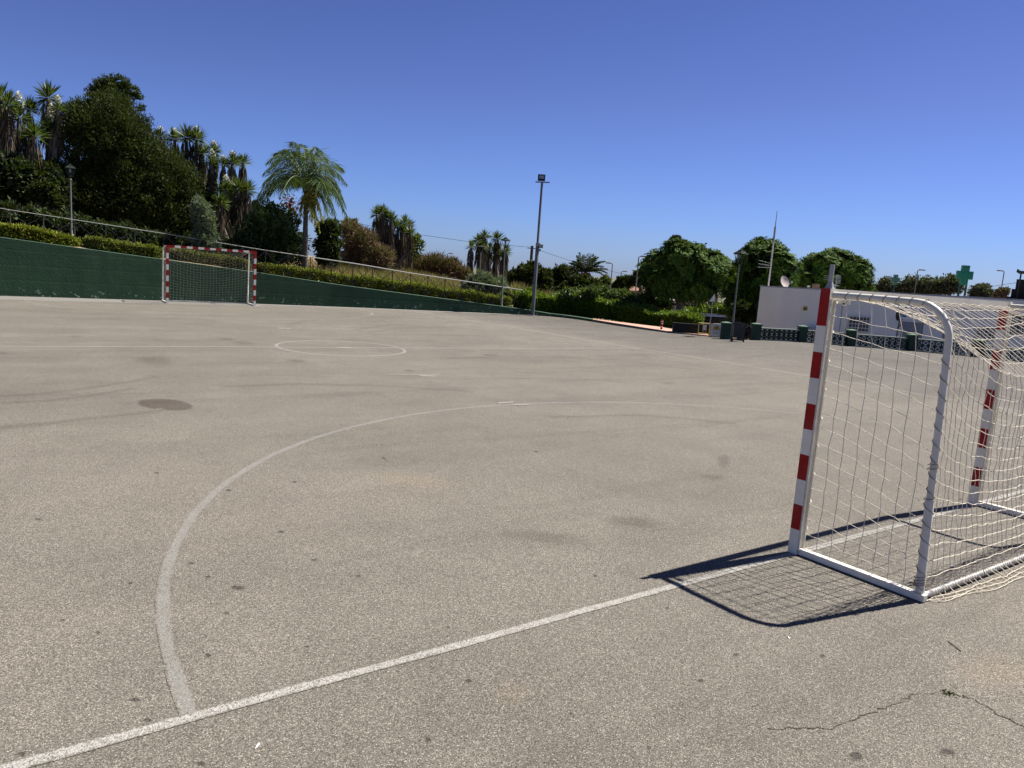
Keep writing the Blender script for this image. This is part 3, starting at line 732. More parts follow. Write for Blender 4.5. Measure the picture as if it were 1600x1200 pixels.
def back_of_wall(px, off):
    """point off metres behind the wall line in photo column px"""
    r = ray(px, 450.); s = r[:2]/np.linalg.norm(r[:2]); 
    for dd in np.arange(20, 70, .05):
        p = CP[:2]+s*dd
        if p[0] < 15 and p[1] > np.interp(p[0], [q[0] for q in WL], [q[1] for q in WL])+off: return p
        if p[0] >= 15:
            t_, s_ = edge_st(*p)
            if (p[1] > 24.9 or p[0] > 15.6) and t_ >= off and dd > 31: return p
    return p
def hpath(cols, off): return [tuple(back_of_wall(c, off)) for c in cols]
def hh_from(path, cols, tops, bs): return [zat(p[0], p[1], t)-b for p, t, b in zip(path, tops, bs)]
def mk_hedge(label, cols, tops, off, wd, mat, n, size, group, wav=.05):
    p = hpath(cols, off); bs = [gz(*q)-.03 for q in p]; h = [max(.25, x) for x in hh_from(p, cols, tops, bs)]
    return hedge(label, p, h, wd, mat, n, size, group, bs, wav)
HG = 'clipped hedges growing on top of the green wall'
mk_hedge('sunlit yellow-green clipped hedge left of the gap by the leftmost lamp', [-90, 0, 60, 126], [340, 350, 359, 374], .55, .75, LM['privet'], 15000, .11, HG)
mk_hedge('paler patchy clipped hedge behind the left end of the distant goal', [133, 190, 236, 254], [371, 379, 386, 389], .55, .7, LM['privet2'], 8000, .11, HG)
mk_hedge('low yellowish hedge stretch seen through the distant goal', [262, 300, 350, 392], [388, 391, 400, 408], .75, .6, LM['privet2'], 6500, .08, HG)
mk_hedge('long dark green clipped hedge from the distant goal down to the two lanterns', [398, 450, 500, 560, 640, 700, 760, 800], [412, 416, 424, 432, 441, 451, 459, 465], .75, .8, LM['privet'], 26000, .075, HG, .07)
def px_of(x, y, z=0.):
    e = np.array([x, y, z])-CP; return 800+FP*(e@RT)/(e@FW)
hp = [tuple(back_of_wall(c, .75)) for c in (806, 828)]+[(17.3, 25.2), (17.9, 23.9), (18.05, 22.2), (18.1, 20.4), (18.0, 18.9), (17.75, 17.75)]
hb = [gz(*hp[0])-.05, .12, .08, .06, .04, .03, .02, .0]
hedge('tall bright green leafy hedge bordering the pink kerb beyond the wall', hp, [max(.4, zat(p[0], p[1], float(np.interp(px_of(*p), [800, 840, 870, 900, 950, 1000, 1040], [460, 460, 463, 466, 471, 480, 492])))-b) for p, b in zip(hp, hb)], 1.1, LM['laurel'], 46000, .11, None, hb, .09)

# ---- ground cover
def cover(name, label, cols_off, n, mat, ln, wdt=.02, lean=.25):
    P = []
    (c0, c1), (o0, o1) = cols_off
    for _ in range(n):
        x, y = back_of_wall_fast(random.uniform(c0, c1), random.uniform(o0, o1)); P.append((x, y, gz(x, y)-.03))
    P = np.array(P); org = P.mean(0); D = np.tile([0, 0, 1.], (n, 1))+rng.normal(size=(n, 3))*lean
    o = leaf_mesh(name, P, D, rng.normal(size=(n, 3))*[1, 1, .1], ln*rng.uniform(.4, 1.4, n), wdt, mat, None, org, bend=.08); o.location = org
    return tag(o, label, None, None, 'stuff')
_cc = np.arange(-60, 900, 8.); _base = [back_of_wall(c, .2) for c in _cc]
def back_of_wall_fast(c, off):
    x = np.interp(c, _cc, [p[0] for p in _base]); y = np.interp(c, _cc, [p[1] for p in _base]); d = np.array([x, y])-CP[:2]; d /= np.linalg.norm(d)
    return x+d[0]*off, y+d[1]*off
cover('dry_grass', 'tall dry straw-coloured grass on the slope behind the railing', ((505, 730), (1.3, 9)), 16000, LM['straw'], .55)
cover('dry_grass', 'thin dry grass under the trees behind the railing', ((250, 505), (1.5, 6)), 4000, LM['straw'], .35)
cover('green_grass', 'green weeds in patches on the slope behind the railing', ((560, 800), (1.4, 5)), 6000, LM['weed'], .45)
cover('dry_grass', 'dry weeds behind the tall green hedge', ((800, 895), (2.2, 6)), 5000, LM['straw'], 1.0, .03)

# ---- the big dark tree and its neighbours
tree('evergreen_tree', 'biggest darkest tree with dense rounded crown behind the left lamp', 'tree', 38, (190, 350),
     [(170, 200, 52, 52), (150, 230, 58, 60), (205, 240, 50, 62), (240, 285, 55, 62), (190, 310, 80, 55), (265, 325, 48, 50), (130, 300, 50, 55), (290, 296, 28, 42), (302, 335, 20, 36), (215, 355, 80, 30), (120, 190, 26, 32), (170, 165, 34, 22), (100, 350, 30, 26)],
     LM['cypress'], 210000, .105, trunk_r=.35, clump=.24, inner=.30, aspect=.34, upb=.6, dens=2.2)
tree('umbrella_tree', 'flat-topped crown of a taller tree rising above the big dark tree', 'tree', 41, (178, 330),
     [(166, 131, 18, 9), (186, 129, 17, 9), (205, 141, 12, 6), (150, 144, 14, 8), (178, 143, 26, 9), (216, 151, 7, 4), (192, 150, 14, 6), (221, 168, 5, 5)], LM['cypress'], 9500, .10, trunk_r=.12, clump=.42, inner=.05, aspect=.45, fork=(190, 178), flat=.3)
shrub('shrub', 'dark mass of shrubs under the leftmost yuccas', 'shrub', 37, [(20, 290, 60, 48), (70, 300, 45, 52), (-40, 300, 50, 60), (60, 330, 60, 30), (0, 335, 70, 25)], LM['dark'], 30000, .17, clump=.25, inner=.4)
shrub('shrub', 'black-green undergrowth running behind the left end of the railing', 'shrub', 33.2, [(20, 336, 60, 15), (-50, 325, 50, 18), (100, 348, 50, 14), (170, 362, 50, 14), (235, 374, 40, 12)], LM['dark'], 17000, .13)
shrub('shrub', 'small lit olive-green shrub between the yuccas and the lamp', 'shrub', 34.5, [(70, 300, 22, 17), (82, 312, 16, 12)], LM['cypress'], 3500, .13)
shrub('shrub', 'greyish spiky shrub at the foot of the big dark tree', 'shrub', 33, [(318, 345, 16, 28), (322, 375, 22, 18), (308, 322, 9, 16)], LM['grey'], 6500, .12, aspect=.25)
shrub('bush', 'large round olive bush left of the palm trunk', 'shrub', 35, [(425, 355, 44, 34), (400, 385, 42, 30), (450, 385, 30, 30), (372, 395, 34, 20)], LM['bush'], 22000, .12, clump=.2)
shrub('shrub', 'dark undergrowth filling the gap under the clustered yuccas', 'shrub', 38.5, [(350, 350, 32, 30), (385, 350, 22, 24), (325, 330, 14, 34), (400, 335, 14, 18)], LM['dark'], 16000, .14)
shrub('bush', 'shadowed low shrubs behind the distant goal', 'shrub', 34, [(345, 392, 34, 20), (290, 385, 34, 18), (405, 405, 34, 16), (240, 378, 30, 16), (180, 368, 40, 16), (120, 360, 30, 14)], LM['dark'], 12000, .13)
shrub('bush', 'red-flowering shrub glimpsed left of the palm trunk', 'shrub', 39, [(452, 322, 17, 16), (440, 338, 14, 12)], LM['red'], 420, .11, inner=.6)
shrub('climber', 'dark narrow ivy column right of the palm trunk', 'shrub', 35.5, [(514, 362, 19, 20), (512, 385, 20, 22), (514, 403, 19, 16)], LM['dark'], 11000, .12)
shrub('dry_bush', 'tangled brown leafless bush beside the rusty shed', 'shrub', 38, [(562, 380, 26, 26), (548, 360, 18, 14), (590, 400, 24, 16), (575, 412, 34, 12)], LM['dry'], 16000, .22, aspect=.10, inner=.5, clump=.35)
shrub('bush', 'grey-green bush behind the twin yucca clumps', 'shrub', 42, [(640, 388, 20, 24), (630, 400, 26, 18), (548, 352, 14, 10)], LM['bush'], 7000, .13)
shrub('dry_bush', 'wide brown scrub on the crest right of the twin yucca clumps', 'shrub', 42, [(680, 414, 22, 13), (660, 418, 22, 13), (705, 420, 18, 12), (640, 416, 24, 14), (722, 428, 12, 8)], LM['dry'], 17000, .26, aspect=.10, inner=.4, clump=.4, upb=1.)
shrub('bush', 'bright green oleander in front of the distant yucca clump', 'shrub', 36.8, [(752, 438, 20, 14), (776, 446, 20, 12), (735, 450, 14, 10), (755, 452, 30, 10)], LM['grey'], 9000, .15, aspect=.22, upb=.7)
shrub('bush', 'leafy weeds climbing behind the end of the railing', 'shrub', 38.5, [(805, 461, 18, 9), (830, 462, 20, 9), (782, 459, 14, 8)], LM['laurel'], 6000, .13)
TG = 'dark trees beyond the end of the railing'
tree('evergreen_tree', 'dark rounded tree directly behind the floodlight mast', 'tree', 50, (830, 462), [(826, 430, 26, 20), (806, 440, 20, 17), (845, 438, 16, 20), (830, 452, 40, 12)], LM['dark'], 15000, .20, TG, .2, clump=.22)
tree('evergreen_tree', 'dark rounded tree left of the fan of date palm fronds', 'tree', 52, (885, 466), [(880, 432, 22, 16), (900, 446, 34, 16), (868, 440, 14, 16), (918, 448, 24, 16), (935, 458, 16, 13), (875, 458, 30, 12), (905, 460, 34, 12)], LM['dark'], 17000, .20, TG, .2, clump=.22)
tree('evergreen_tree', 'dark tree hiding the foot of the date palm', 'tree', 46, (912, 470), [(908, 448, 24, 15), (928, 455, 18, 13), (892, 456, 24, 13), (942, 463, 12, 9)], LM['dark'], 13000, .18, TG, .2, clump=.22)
shrub('bush', 'pale reeds and creeper behind the tall green hedge', 'shrub', 37, [(900, 462, 30, 10), (935, 458, 26, 12), (1000, 470, 30, 11), (970, 462, 24, 9), (1010, 466, 14, 8), (1035, 478, 18, 7)], LM['bush'], 12000, .12)

# ---- ferny street trees at the right
FG = 'round-headed street trees by the white building'
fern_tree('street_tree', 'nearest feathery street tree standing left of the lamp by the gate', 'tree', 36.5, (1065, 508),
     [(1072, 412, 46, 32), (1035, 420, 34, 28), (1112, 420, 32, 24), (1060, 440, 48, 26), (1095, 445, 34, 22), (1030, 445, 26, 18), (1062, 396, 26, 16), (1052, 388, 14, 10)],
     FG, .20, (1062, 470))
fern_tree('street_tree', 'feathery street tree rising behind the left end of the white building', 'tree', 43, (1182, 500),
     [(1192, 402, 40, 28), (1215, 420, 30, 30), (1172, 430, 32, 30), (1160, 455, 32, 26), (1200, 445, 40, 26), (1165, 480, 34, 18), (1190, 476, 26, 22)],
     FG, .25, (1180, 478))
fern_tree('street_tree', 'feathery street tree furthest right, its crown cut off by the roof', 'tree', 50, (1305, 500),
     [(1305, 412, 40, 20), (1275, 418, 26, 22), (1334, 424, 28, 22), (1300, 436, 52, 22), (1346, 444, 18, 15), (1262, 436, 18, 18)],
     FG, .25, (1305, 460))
shrub('shrub', 'leafy shrub in shade at the foot of the tree by the building', 'shrub', 40, [(1160, 486, 18, 14), (1190, 506, 14, 12)], LM['dark'], 6000, .14)
shrub('bush', 'row of bright shrubs behind the parked car', 'shrub', 52, [(1100, 486, 20, 9), (1125, 484, 22, 11), (1078, 490, 16, 9), (1145, 488, 16, 12), (1110, 494, 30, 8)], LM['laurel'], 7000, .16)
shrub('shrub', 'low shrub under the nearest feathery street tree', 'shrub', 40, [(1078, 497, 9, 7), (1052, 498, 10, 7)], LM['laurel'], 4000, .12)
# distant tree line on the right and centre
DG = 'distant trees on the skyline'
DT = [(1385, 447, 16, 12, 'thin distant tree left of the small pale green cross', 'distant'), (1425, 447, 18, 13, 'dark distant tree right of the small pale green cross', 'distant'),
      (1455, 446, 18, 12, 'distant tree between the street light and the large green cross', 'distant'), (1484, 444, 16, 14, 'tallest distant tree just left of the large green cross', 'distant'),
      (1532, 455, 15, 9, 'low distant tree standing alone right of the large green cross', 'distant')]
for x, y, rx, ry, lb, mt in DT:
    tree('distant_tree', lb, 'tree', 95, (x, y+18), [(x, y, rx, ry), (x-rx*.5, y+6, rx*.7, ry*.7), (x+rx*.6, y+4, rx*.7, ry*.8)], LM[mt], 4200, .26, DG, .25, clump=.40, inner=.12)
for x, y, rx, ry, lb, mt in [(1000, 432, 12, 9, 'distant tree behind the tall street light', 'dark'), (975, 442, 16, 10, 'dark distant tree above the brick house', 'dark'), (945, 445, 10, 11, 'small distant tree right of the date palm', 'bush'),
                             (1056, 378, 6, 8, 'pointed conifer tip poking above the nearest street tree', 'dark')]:
    tree('distant_tree', lb, 'tree', 80, (x, y+20), [(x, y, rx, ry), (x-rx*.4, y+ry*.8, rx*.9, ry*.7)], LM[mt], 4500, .26, DG, .2, clump=.3)

# ---- yuccas
def rosette_mesh(n=120, seed=0, droop=.25):
    g = np.random.default_rng(seed); th = g.uniform(0, 2*math.pi, n); el = g.uniform(-.45, 1.5, n); D = np.stack([np.cos(th)*np.cos(el), np.sin(th)*np.cos(el), np.sin(el)], -1)
    return leaf_mesh('leaf_rosette', D*.06, D, np.tile([0, 0, 1.], (n, 1))+g.normal(size=(n, 3))*.3, g.uniform(.75, 1.1, n), .085, LM['yucca'], None, (0, 0, 0), bend=.03)
def skirt_mesh(n=300, seed=0):
    g = np.random.default_rng(seed+50); th = g.uniform(0, 2*math.pi, n); z = -g.uniform(0, 1, n)**1.1
    r = .20+.10*(-z)*0; P = np.stack([np.cos(th)*r, np.sin(th)*r, z*.75], -1); D = np.stack([np.cos(th)*.50, np.sin(th)*.50, np.full(n, -1.)], -1)+g.normal(size=(n, 3))*.16
    return leaf_mesh('dead_leaf_skirt', P, D, g.normal(size=(n, 3)), g.uniform(.20, .50, n), .05, LM['skirt'], None, (0, 0, 0))
def flower_mesh():
    n = 170; z = rng.uniform(0, 1, n); th = rng.uniform(0, 2*math.pi, n); r = .22*np.sin(math.pi*(z*.85+.12))**.8
    P = np.stack([np.cos(th)*r, np.sin(th)*r, z], -1); return leaf_mesh('flower_spike', P, rng.normal(size=(n, 3))-[0, 0, .5], rng.normal(size=(n, 3)), .12, .10, LM['flower'], None, (0, 0, 0))
RO = [rosette_mesh(seed=k) for k in range(4)]; SK = [skirt_mesh(seed=k) for k in range(3)]; FL_ = flower_mesh()
for o in RO+SK+[FL_]: C.objects.unlink(o)
def yucca(label, d, base, heads, group=None, skirt=1.):
    """heads: (px, py, radius_px, flower, trunk length factor)"""
    B = at(base[0], base[1], d); z0 = gz(B[0], B[1])-.1; t = thing('yucca', (B[0], B[1], z0), label, 'yucca', group)
    for i, hd in enumerate(heads):
        x, y, r = hd[:3]; fl = hd[3] if len(hd) > 3 else 0; dd = d+random.uniform(-.8, .8); H = at(x, y, dd); R_ = r*mpp(H)*1.28
        o = RO[i % 4].copy(); C.objects.link(o); o.parent = t; o.location = Vector(H)-t.location; o.scale = (R_,)*3; o.scale = tuple(k_*random.uniform(.82, 1.12) for k_ in o.scale); o.rotation_euler = (random.uniform(-.4, .4), random.uniform(-.4, .4), random.uniform(0, 6))
        L_ = (hd[4] if len(hd) > 4 else 1.)*skirt; s = SK[i % 3].copy(); C.objects.link(s); s.parent = t; s.location = Vector(H)-t.location-Vector((0, 0, R_*.05)); s.scale = (R_*1.15, R_*1.15, L_*1.5); s.rotation_euler = (0, 0, random.uniform(0, 6))
        if fl: f = FL_.copy(); C.objects.link(f); f.parent = t; f.location = Vector(H)-t.location+Vector((0, 0, R_*.45)); f.scale = (R_*1.0, R_*1.0, fl*R_*.9)
        m = MB(); b0 = np.array([B[0], B[1], z0])+[random.uniform(-.3, .3), random.uniform(-.3, .3), 0]
        mid = np.array([H[0]*.85+b0[0]*.15, H[1]*.85+b0[1]*.15, H[2]*.55+b0[2]*.45])
        m.tube([b0, (b0+mid)/2+[.05, 0, 0], mid, (mid+H)/2, H], [R_*.20+.06, R_*.17+.05, .10, .09, .07], 8)
        m.build('trunk', M_barkg, t, smooth=True, org=t.location)
    return t
YG = 'yuccas growing among the trees behind the wall'
yucca('leftmost yucca cut by the frame edge, with two cream flower spikes', 38, (5, 320), [(2, 152, 20), (12, 165, 20), (1, 188, 20, .9, 1.4), (-20, 175, 20, 0, 1.2), (30, 184, 20, 1.2, 1.6)], YG, 1.3)
yucca('yucca with a tall bare shoot on its topmost head, standing against the sky', 39, (72, 300), [(75, 153, 21, 0, 1.1), (44, 171, 18, 0, 1.1)], YG, 1.3)
yucca('yucca whose long shaggy skirt hangs beside the small lit shrub', 37, (52, 330), [(54, 213, 21, 0, 1.8), (82, 202, 20, 1.2, 1.5), (91, 172, 14, .9, 1.)], YG, 1.2)
yucca('yucca with four heads peeping over the right shoulder of the big dark tree', 40, (290, 340), [(251, 214, 14, .5), (273, 218, 15, .5), (291, 215, 16, 0), (307, 218, 16, .6), (287, 256, 13, .9), (299, 282, 14, .9)], YG, 1.2)
yucca('tall yucca left of the gap of sky, its two heads side by side', 39, (325, 370), [(317, 241, 14, .5, 1.4), (334, 238, 14, .6), (331, 256, 15, .8, 1.4)], YG, 1.3)
yucca('three-headed yucca with a bare upright head at its right', 39, (362, 370), [(349, 258, 12, .6, 1.2), (363, 255, 15, .6, 1.2), (380, 255, 14, 0, 1.3)], YG, 1.2)
yucca('bushy low yucca heads hanging under the three-headed yucca', 37, (365, 370), [(353, 296, 15, .8, 1.2), (372, 296, 17, 0, 1.3), (386, 298, 15, 0, 1.2), (362, 310, 16, 0, 1.), (345, 318, 14, 0, 1.)], YG, 1.0)
yucca('left half of the twin yucca clumps above the brown grass', 40, (604, 420), [(589, 336, 13, 0, 1.3), (598, 332, 12, 0, 1.2), (605, 342, 12, .5, 1.2), (612, 343, 12, 0, 1.2), (595, 350, 11, 0, 1.3), (607, 362, 10, 0, 1.)], YG, 1.1)
yucca('right half of the twin yucca clumps, leaning away', 40, (612, 420), [(633, 349, 12, 0, 1.2), (642, 364, 11, 0, 1.1), (622, 355, 12, 0, 1.3), (630, 362, 11, 0, 1.2), (640, 352, 9, 0, .9)], YG, 1.1)
yucca('far yucca clump left of the pair of lanterns', 44, (752, 432), [(736, 387, 10, 0, .9), (749, 376, 11, 0, 1.), (758, 371, 11, 0, 1.), (752, 386, 10, 0, 1.), (765, 388, 10, 0, 1.)], YG, 1.0)
yucca('far yucca clump directly behind the taller lantern', 44, (774, 434), [(778, 374, 12, 0, .9), (776, 396, 12, 0, 1.), (790, 394, 11, 0, .9), (786, 402, 9, 0, .8)], YG, 1.0)

# ---- palms
def frond(m, P0, P2, up, n=46, ll=.55, droopy=.8, P=None, D=None, Nn=None, L=None):
    P0 = np.array(P0); P2 = np.array(P2); c = (P0+P2)/2+np.array([0, 0, up]); pts = []
    for i in range(14):
        f = i/13; pts.append((1-f)**2*P0+2*f*(1-f)*c+f*f*P2)
    m.tube(pts, [.03-.026*i/13 for i in range(14)], 5, cap=False)
    for i in range(n):
        f = .10+.90*i/(n-1); p = (1-f)**2*P0+2*f*(1-f)*c+f*f*P2; d = 2*(1-f)*(c-P0)+2*f*(P2-c); d /= np.linalg.norm(d); s = np.cross(d, [0, 0, 1]); s /= np.linalg.norm(s)+1e-6
        for q in (-1, 1, rng.choice([-1, 1])):
            l = ll*math.sin(math.pi*min(.97, f*.8+.14))**.7*rng.uniform(.7, 1.15); P.append(p); D.append(s*q*.8+d*.55+np.array([0, 0, -droopy*rng.uniform(.5, 1.4)])+rng.normal(size=3)*.22); Nn.append(d+rng.normal(size=3)*.2); L.append(l)
def queen_palm():
    d = 34.5; B = at(476, 418, d); z0 = gz(B[0], B[1])-.1; cr = at(478, 318, d)
    t = thing('palm_tree', (B[0], B[1], z0), 'tall feathery palm with arching fronds and yellowing skirt, right of the distant goal', 'palm')
    m = MB(); n = 26; pts = [np.array([B[0], B[1], z0])+(cr-[B[0], B[1], z0])*i/n for i in range(n+1)]
    m.tube(pts, [(.135-.045*i/n)*(1.06 if i % 2 else .97) for i in range(n+1)], 12); 
    top = at(480, 296, d); m.tube([cr, (cr+top)/2, top], [.10, .13, .05], 10)
    m.build('trunk', simple('palm_trunk', (.075, .065, .055), .9, var=.25, scale=3, bmp=.4), t, smooth=True, org=t.location)
    F = [(456, 219, -.3, .9), (430, 238, .8, 1.0), (411, 268, 0, 1.1), (418, 250, -1.2, 1.1), (396, 318, .6, 1.5), (384, 345, -.6, 1.6), (402, 332, 1.2, 1.5), (470, 222, 1., .7), (493, 226, -1, .6), (508, 244, .6, .8), (520, 268, -1., 1.0),
         (541, 284, .2, 1.1), (535, 262, 1.4, 1.0), (545, 345, 0, 1.5), (536, 322, -1.2, 1.3), (520, 372, 1., 1.3), (424, 300, 2.2, 1.1), (440, 300, -2.4, .9), (505, 300, 2.3, .9), (515, 310, -2.2, 1.0), (484, 235, 2., .7), (445, 232, -1.6, .9), (462, 236, 1.6, .8), (405, 300, -1., 1.4), (392, 330, 0., 1.6), (532, 300, .8, 1.2), (540, 318, .2, 1.4), (424, 256, .4, 1.2), (500, 232, .2, .7), (528, 350, -.4, 1.4), (412, 285, 1.2, 1.2)]
    P, D, Nn, L = [], [], [], []; m = MB()
    for x, y, dd, up in F: frond(m, top, at(x, y+3, d+dd), up+.35, n=48, P=P, D=D, Nn=Nn, L=L, ll=.80, droopy=1.0)
    m.build('frond_ribs', simple('green_rib', (.12, .15, .05), .6), t, org=t.location)
    leaf_mesh('fronds', np.array(P), np.array(D), np.array(Nn), np.array(L), .026, LM['palm'], t, t.location)
    P, D, Nn, L = [], [], [], []; m = MB()
    for x, y, dd, up in [(492, 352, -.5, .5), (500, 362, 0, .6), (486, 345, -.8, .4), (505, 345, .4, .6), (470, 340, -.6, .4)]: frond(m, at(480, 300, d), at(x, y, d+dd), up, 30, .45, 1.2, P, D, Nn, L)
    n = 1500; q = unit(rng.normal(size=(n, 3))); c = at(486, 302, d-.35); P += list(c+q*rng.uniform(.2, 1, (n, 1))**.5*[.36, .3, .62]); D += list(rng.normal(size=(n, 3))-[0, 0, .8]); Nn += list(rng.normal(size=(n, 3))); L += list(rng.uniform(.06, .14, n))
    m.build('old_frond_ribs', simple('straw_rib', (.25, .22, .08), .7), t, org=t.location)
    leaf_mesh('yellow_fronds', np.array(P), np.array(D), np.array(Nn), np.array(L), .05, LM['ypalm'], t, t.location)
queen_palm()
def date_palm():
    d = 49; B = at(916, 460, d); z0 = gz(B[0], B[1]); c = at(915, 426, d); t = thing('date_palm', (B[0], B[1], z0), 'dark stiff-fronded date palm rising over the dark trees', 'palm')
    m = MB(); m.tube([(B[0], B[1], z0), c], [.35, .3], 10); m.build('trunk', M_bark, t, org=t.location)
    P, D, Nn, L = [], [], [], []; m = MB()
    for k in range(28):
        a = R(-12+204*(k+.5)/28)+random.uniform(-.1, .1); r = random.uniform(24, 33); x = 916+r*1.05*math.cos(a); y = 427-r*1.02*math.sin(a); frond(m, c, at(x, y, d+random.uniform(-1., 1.)), (.35*abs(math.cos(a))), 30, .34, .02, P, D, Nn, L)
    m.build('frond_ribs', M_barkg, t, org=t.location)
    leaf_mesh('fronds', np.array(P), np.array(D), np.array(Nn), np.array(L), .05, LM['dark'], t, t.location)
date_palm()

# ================================================================== RAILING, LAMPS, MAST
M_rail = simple('railing_grey', (.30, .30, .285), .5, var=.1)
M_rusty = simple('dark_railing_steel', (.06, .058, .055), .7, var=.3)
M_pole = simple('grey_painted_steel', (.14, .15, .135), .5, var=.12, scale=5)
M_lamp = simple('black_lantern_iron', (.014, .019, .017), .85, var=.2, spec=.15)
def glassy(name, col, rough=.1, alpha=.5):
    m, t, p = newmat(name); p.inputs['Base Color'].default_value = (*col, 1); p.inputs['Roughness'].default_value = rough; p.inputs['Alpha'].default_value = alpha; return m
M_lglass = glassy('lantern_glass', (.10, .12, .12), .25, .10)
M_wglass = simple('window_glass', (.02, .025, .03), .08, var=.1, spec=.8)
def railing():
    cols = [-75, -28, 19, 70, 118, 166, 211, 256, 300, 340, 378, 414, 449, 484, 517, 550, 581, 612, 641, 668, 695, 721, 747, 771, 794, 817]
    rail = [(-75, 311), (0, 325), (260, 365.5), (400, 389), (560, 413), (641, 427), (722, 439), (817, 453.4)]
    P = []
    for c in cols:
        off = float(np.interp(c, [256, 400], [1.05, .34])); b = back_of_wall(c, off); y = np.interp(c, [r[0] for r in rail], [r[1] for r in rail])
        P.append((b[0], b[1], gz(*b)-.05, zat(b[0], b[1], y)))
    org = (P[0][0], P[0][1], P[0][2]); t = thing('railing', org, 'long metal railing with crossed braces and pale handrail above the green wall', 'railing')
    m = MB(); m.tube([(p[0], p[1], p[3]) for p in P], [float(np.interp(c, [0, 400, 560], [.011, .014, .024])) for c in cols], 8); m.build('handrail', M_rail, t, smooth=True, org=org)
    for a in P:
        m = MB(); m.tube([(a[0], a[1], a[2]), (a[0], a[1], a[3]-.02)], .02, 6); m.build('post', M_rusty, t, org=org)
    for a, b in zip(P[:-1], P[1:]):
        m = MB(); d = np.array([b[0]-a[0], b[1]-a[1]]); nn = np.array([d[1], -d[0]])/np.linalg.norm(d)*.012
        m.bar((a[0]+nn[0], a[1]+nn[1], a[3]-.05), (b[0]+nn[0], b[1]+nn[1], b[2]+.12), .012, .02); m.bar((a[0]-nn[0], a[1]-nn[1], a[2]+.12), (b[0]-nn[0], b[1]-nn[1], b[3]-.05), .012, .02)
        m.build('cross_brace', M_rusty, t, org=org)
railing()

def lantern_post(base, ztop, label, hd=.52, group='lantern posts', r=.037, lean=0):
    x, y, z0 = base; t = thing('street_lamp', (x, y, z0), label, 'street lamp', group); H = ztop-z0
    m = MB(); ph = H-hd
    m.lathe([(r*1.9, 0), (r*1.9, .05), (r*1.5, .09), (r*1.3, .55), (r*1.0, .62), (r*.85, ph*.55), (r*.62, ph-.06), (r*1.2, ph-.05), (r*.7, ph-.02), (r*.9, ph)], (0, 0, 0), 12); m.build('pole', M_pole, t, smooth=True)
    k = hd/.52; m = MB(); z = ph
    m.lathe([(.03*k, 0), (.07*k, .03*k), (.075*k, .045*k)], (0, 0, z), 4, phase=math.pi/4)
    for i in range(4):
        a = math.pi/4+i*math.pi/2; c, s = math.cos(a), math.sin(a)
        m.bar((.085*k*c, .085*k*s, z+.045*k), (.185*k*c, .185*k*s, z+.33*k), .020*k, .020*k)
        a2 = a+math.pi/2; m.bar((.185*k*c, .185*k*s, z+.33*k), (.185*k*math.cos(a2), .185*k*math.sin(a2), z+.33*k), .024*k, .024*k)
    m.lathe([(.24*k, .335*k), (.235*k, .35*k), (.13*k, .42*k), (.10*k, .425*k), (.09*k, .46*k), (.03*k, .475*k), (.025*k, .49*k), (.03*k, .505*k), (.002, .52*k)], (0, 0, z), 4, phase=math.pi/4)
    m.build('lantern', M_lamp, t)
    m = MB(); m.lathe([(.083*k, .05*k), (.178*k, .328*k)], (0, 0, z), 4, phase=math.pi/4); o = m.build('glass', M_lglass, t)
    m = MB(); m.lathe([(.02*k, .34*k), (.03*k, .30*k), (.03*k, .22*k), (.012*k, .19*k)], (0, 0, z), 8); m.build('bulb', M_rail, t)
b = back_of_wall(113, 1.15); lantern_post((b[0], b[1], gz(*b)-.05), zat(b[0], b[1], 255), 'leftmost lantern post, standing between two hedges before the big dark tree', .52)
b = back_of_wall(785, .12); lantern_post((b[0], b[1], wallh(b[0])-.02), zat(b[0], b[1], 369.5), 'open-sided lantern on a slim post on top of the wall left of the mast', .52)
b = at(1142, 532, 31.2); lantern_post((b[0], b[1], 0.), zat(b[0], b[1], 388), 'lantern on grey post beside the black gate and green pillar', .62)
def disc_lamp():
    b = at(748, 446, 38); x, y = b[:2]; z0 = gz(x, y); zt = zat(x, y, 384); t = thing('street_lamp', (x, y, z0), 'faint slim lamp post with flat disc head behind the railing', 'street lamp')
    m = MB(); m.tube([(0, 0, 0), (0, 0, zt-z0-.1)], [.05, .03], 8); m.build('pole', M_pole, t)
    m = MB(); m.lathe([(.03, -.3), (.10, -.12), (.19, -.1), (.2, -.06), (.08, 0), (.01, .02)], (0, 0, zt-z0), 12); m.build('lamp_head', M_lamp, t)
disc_lamp()

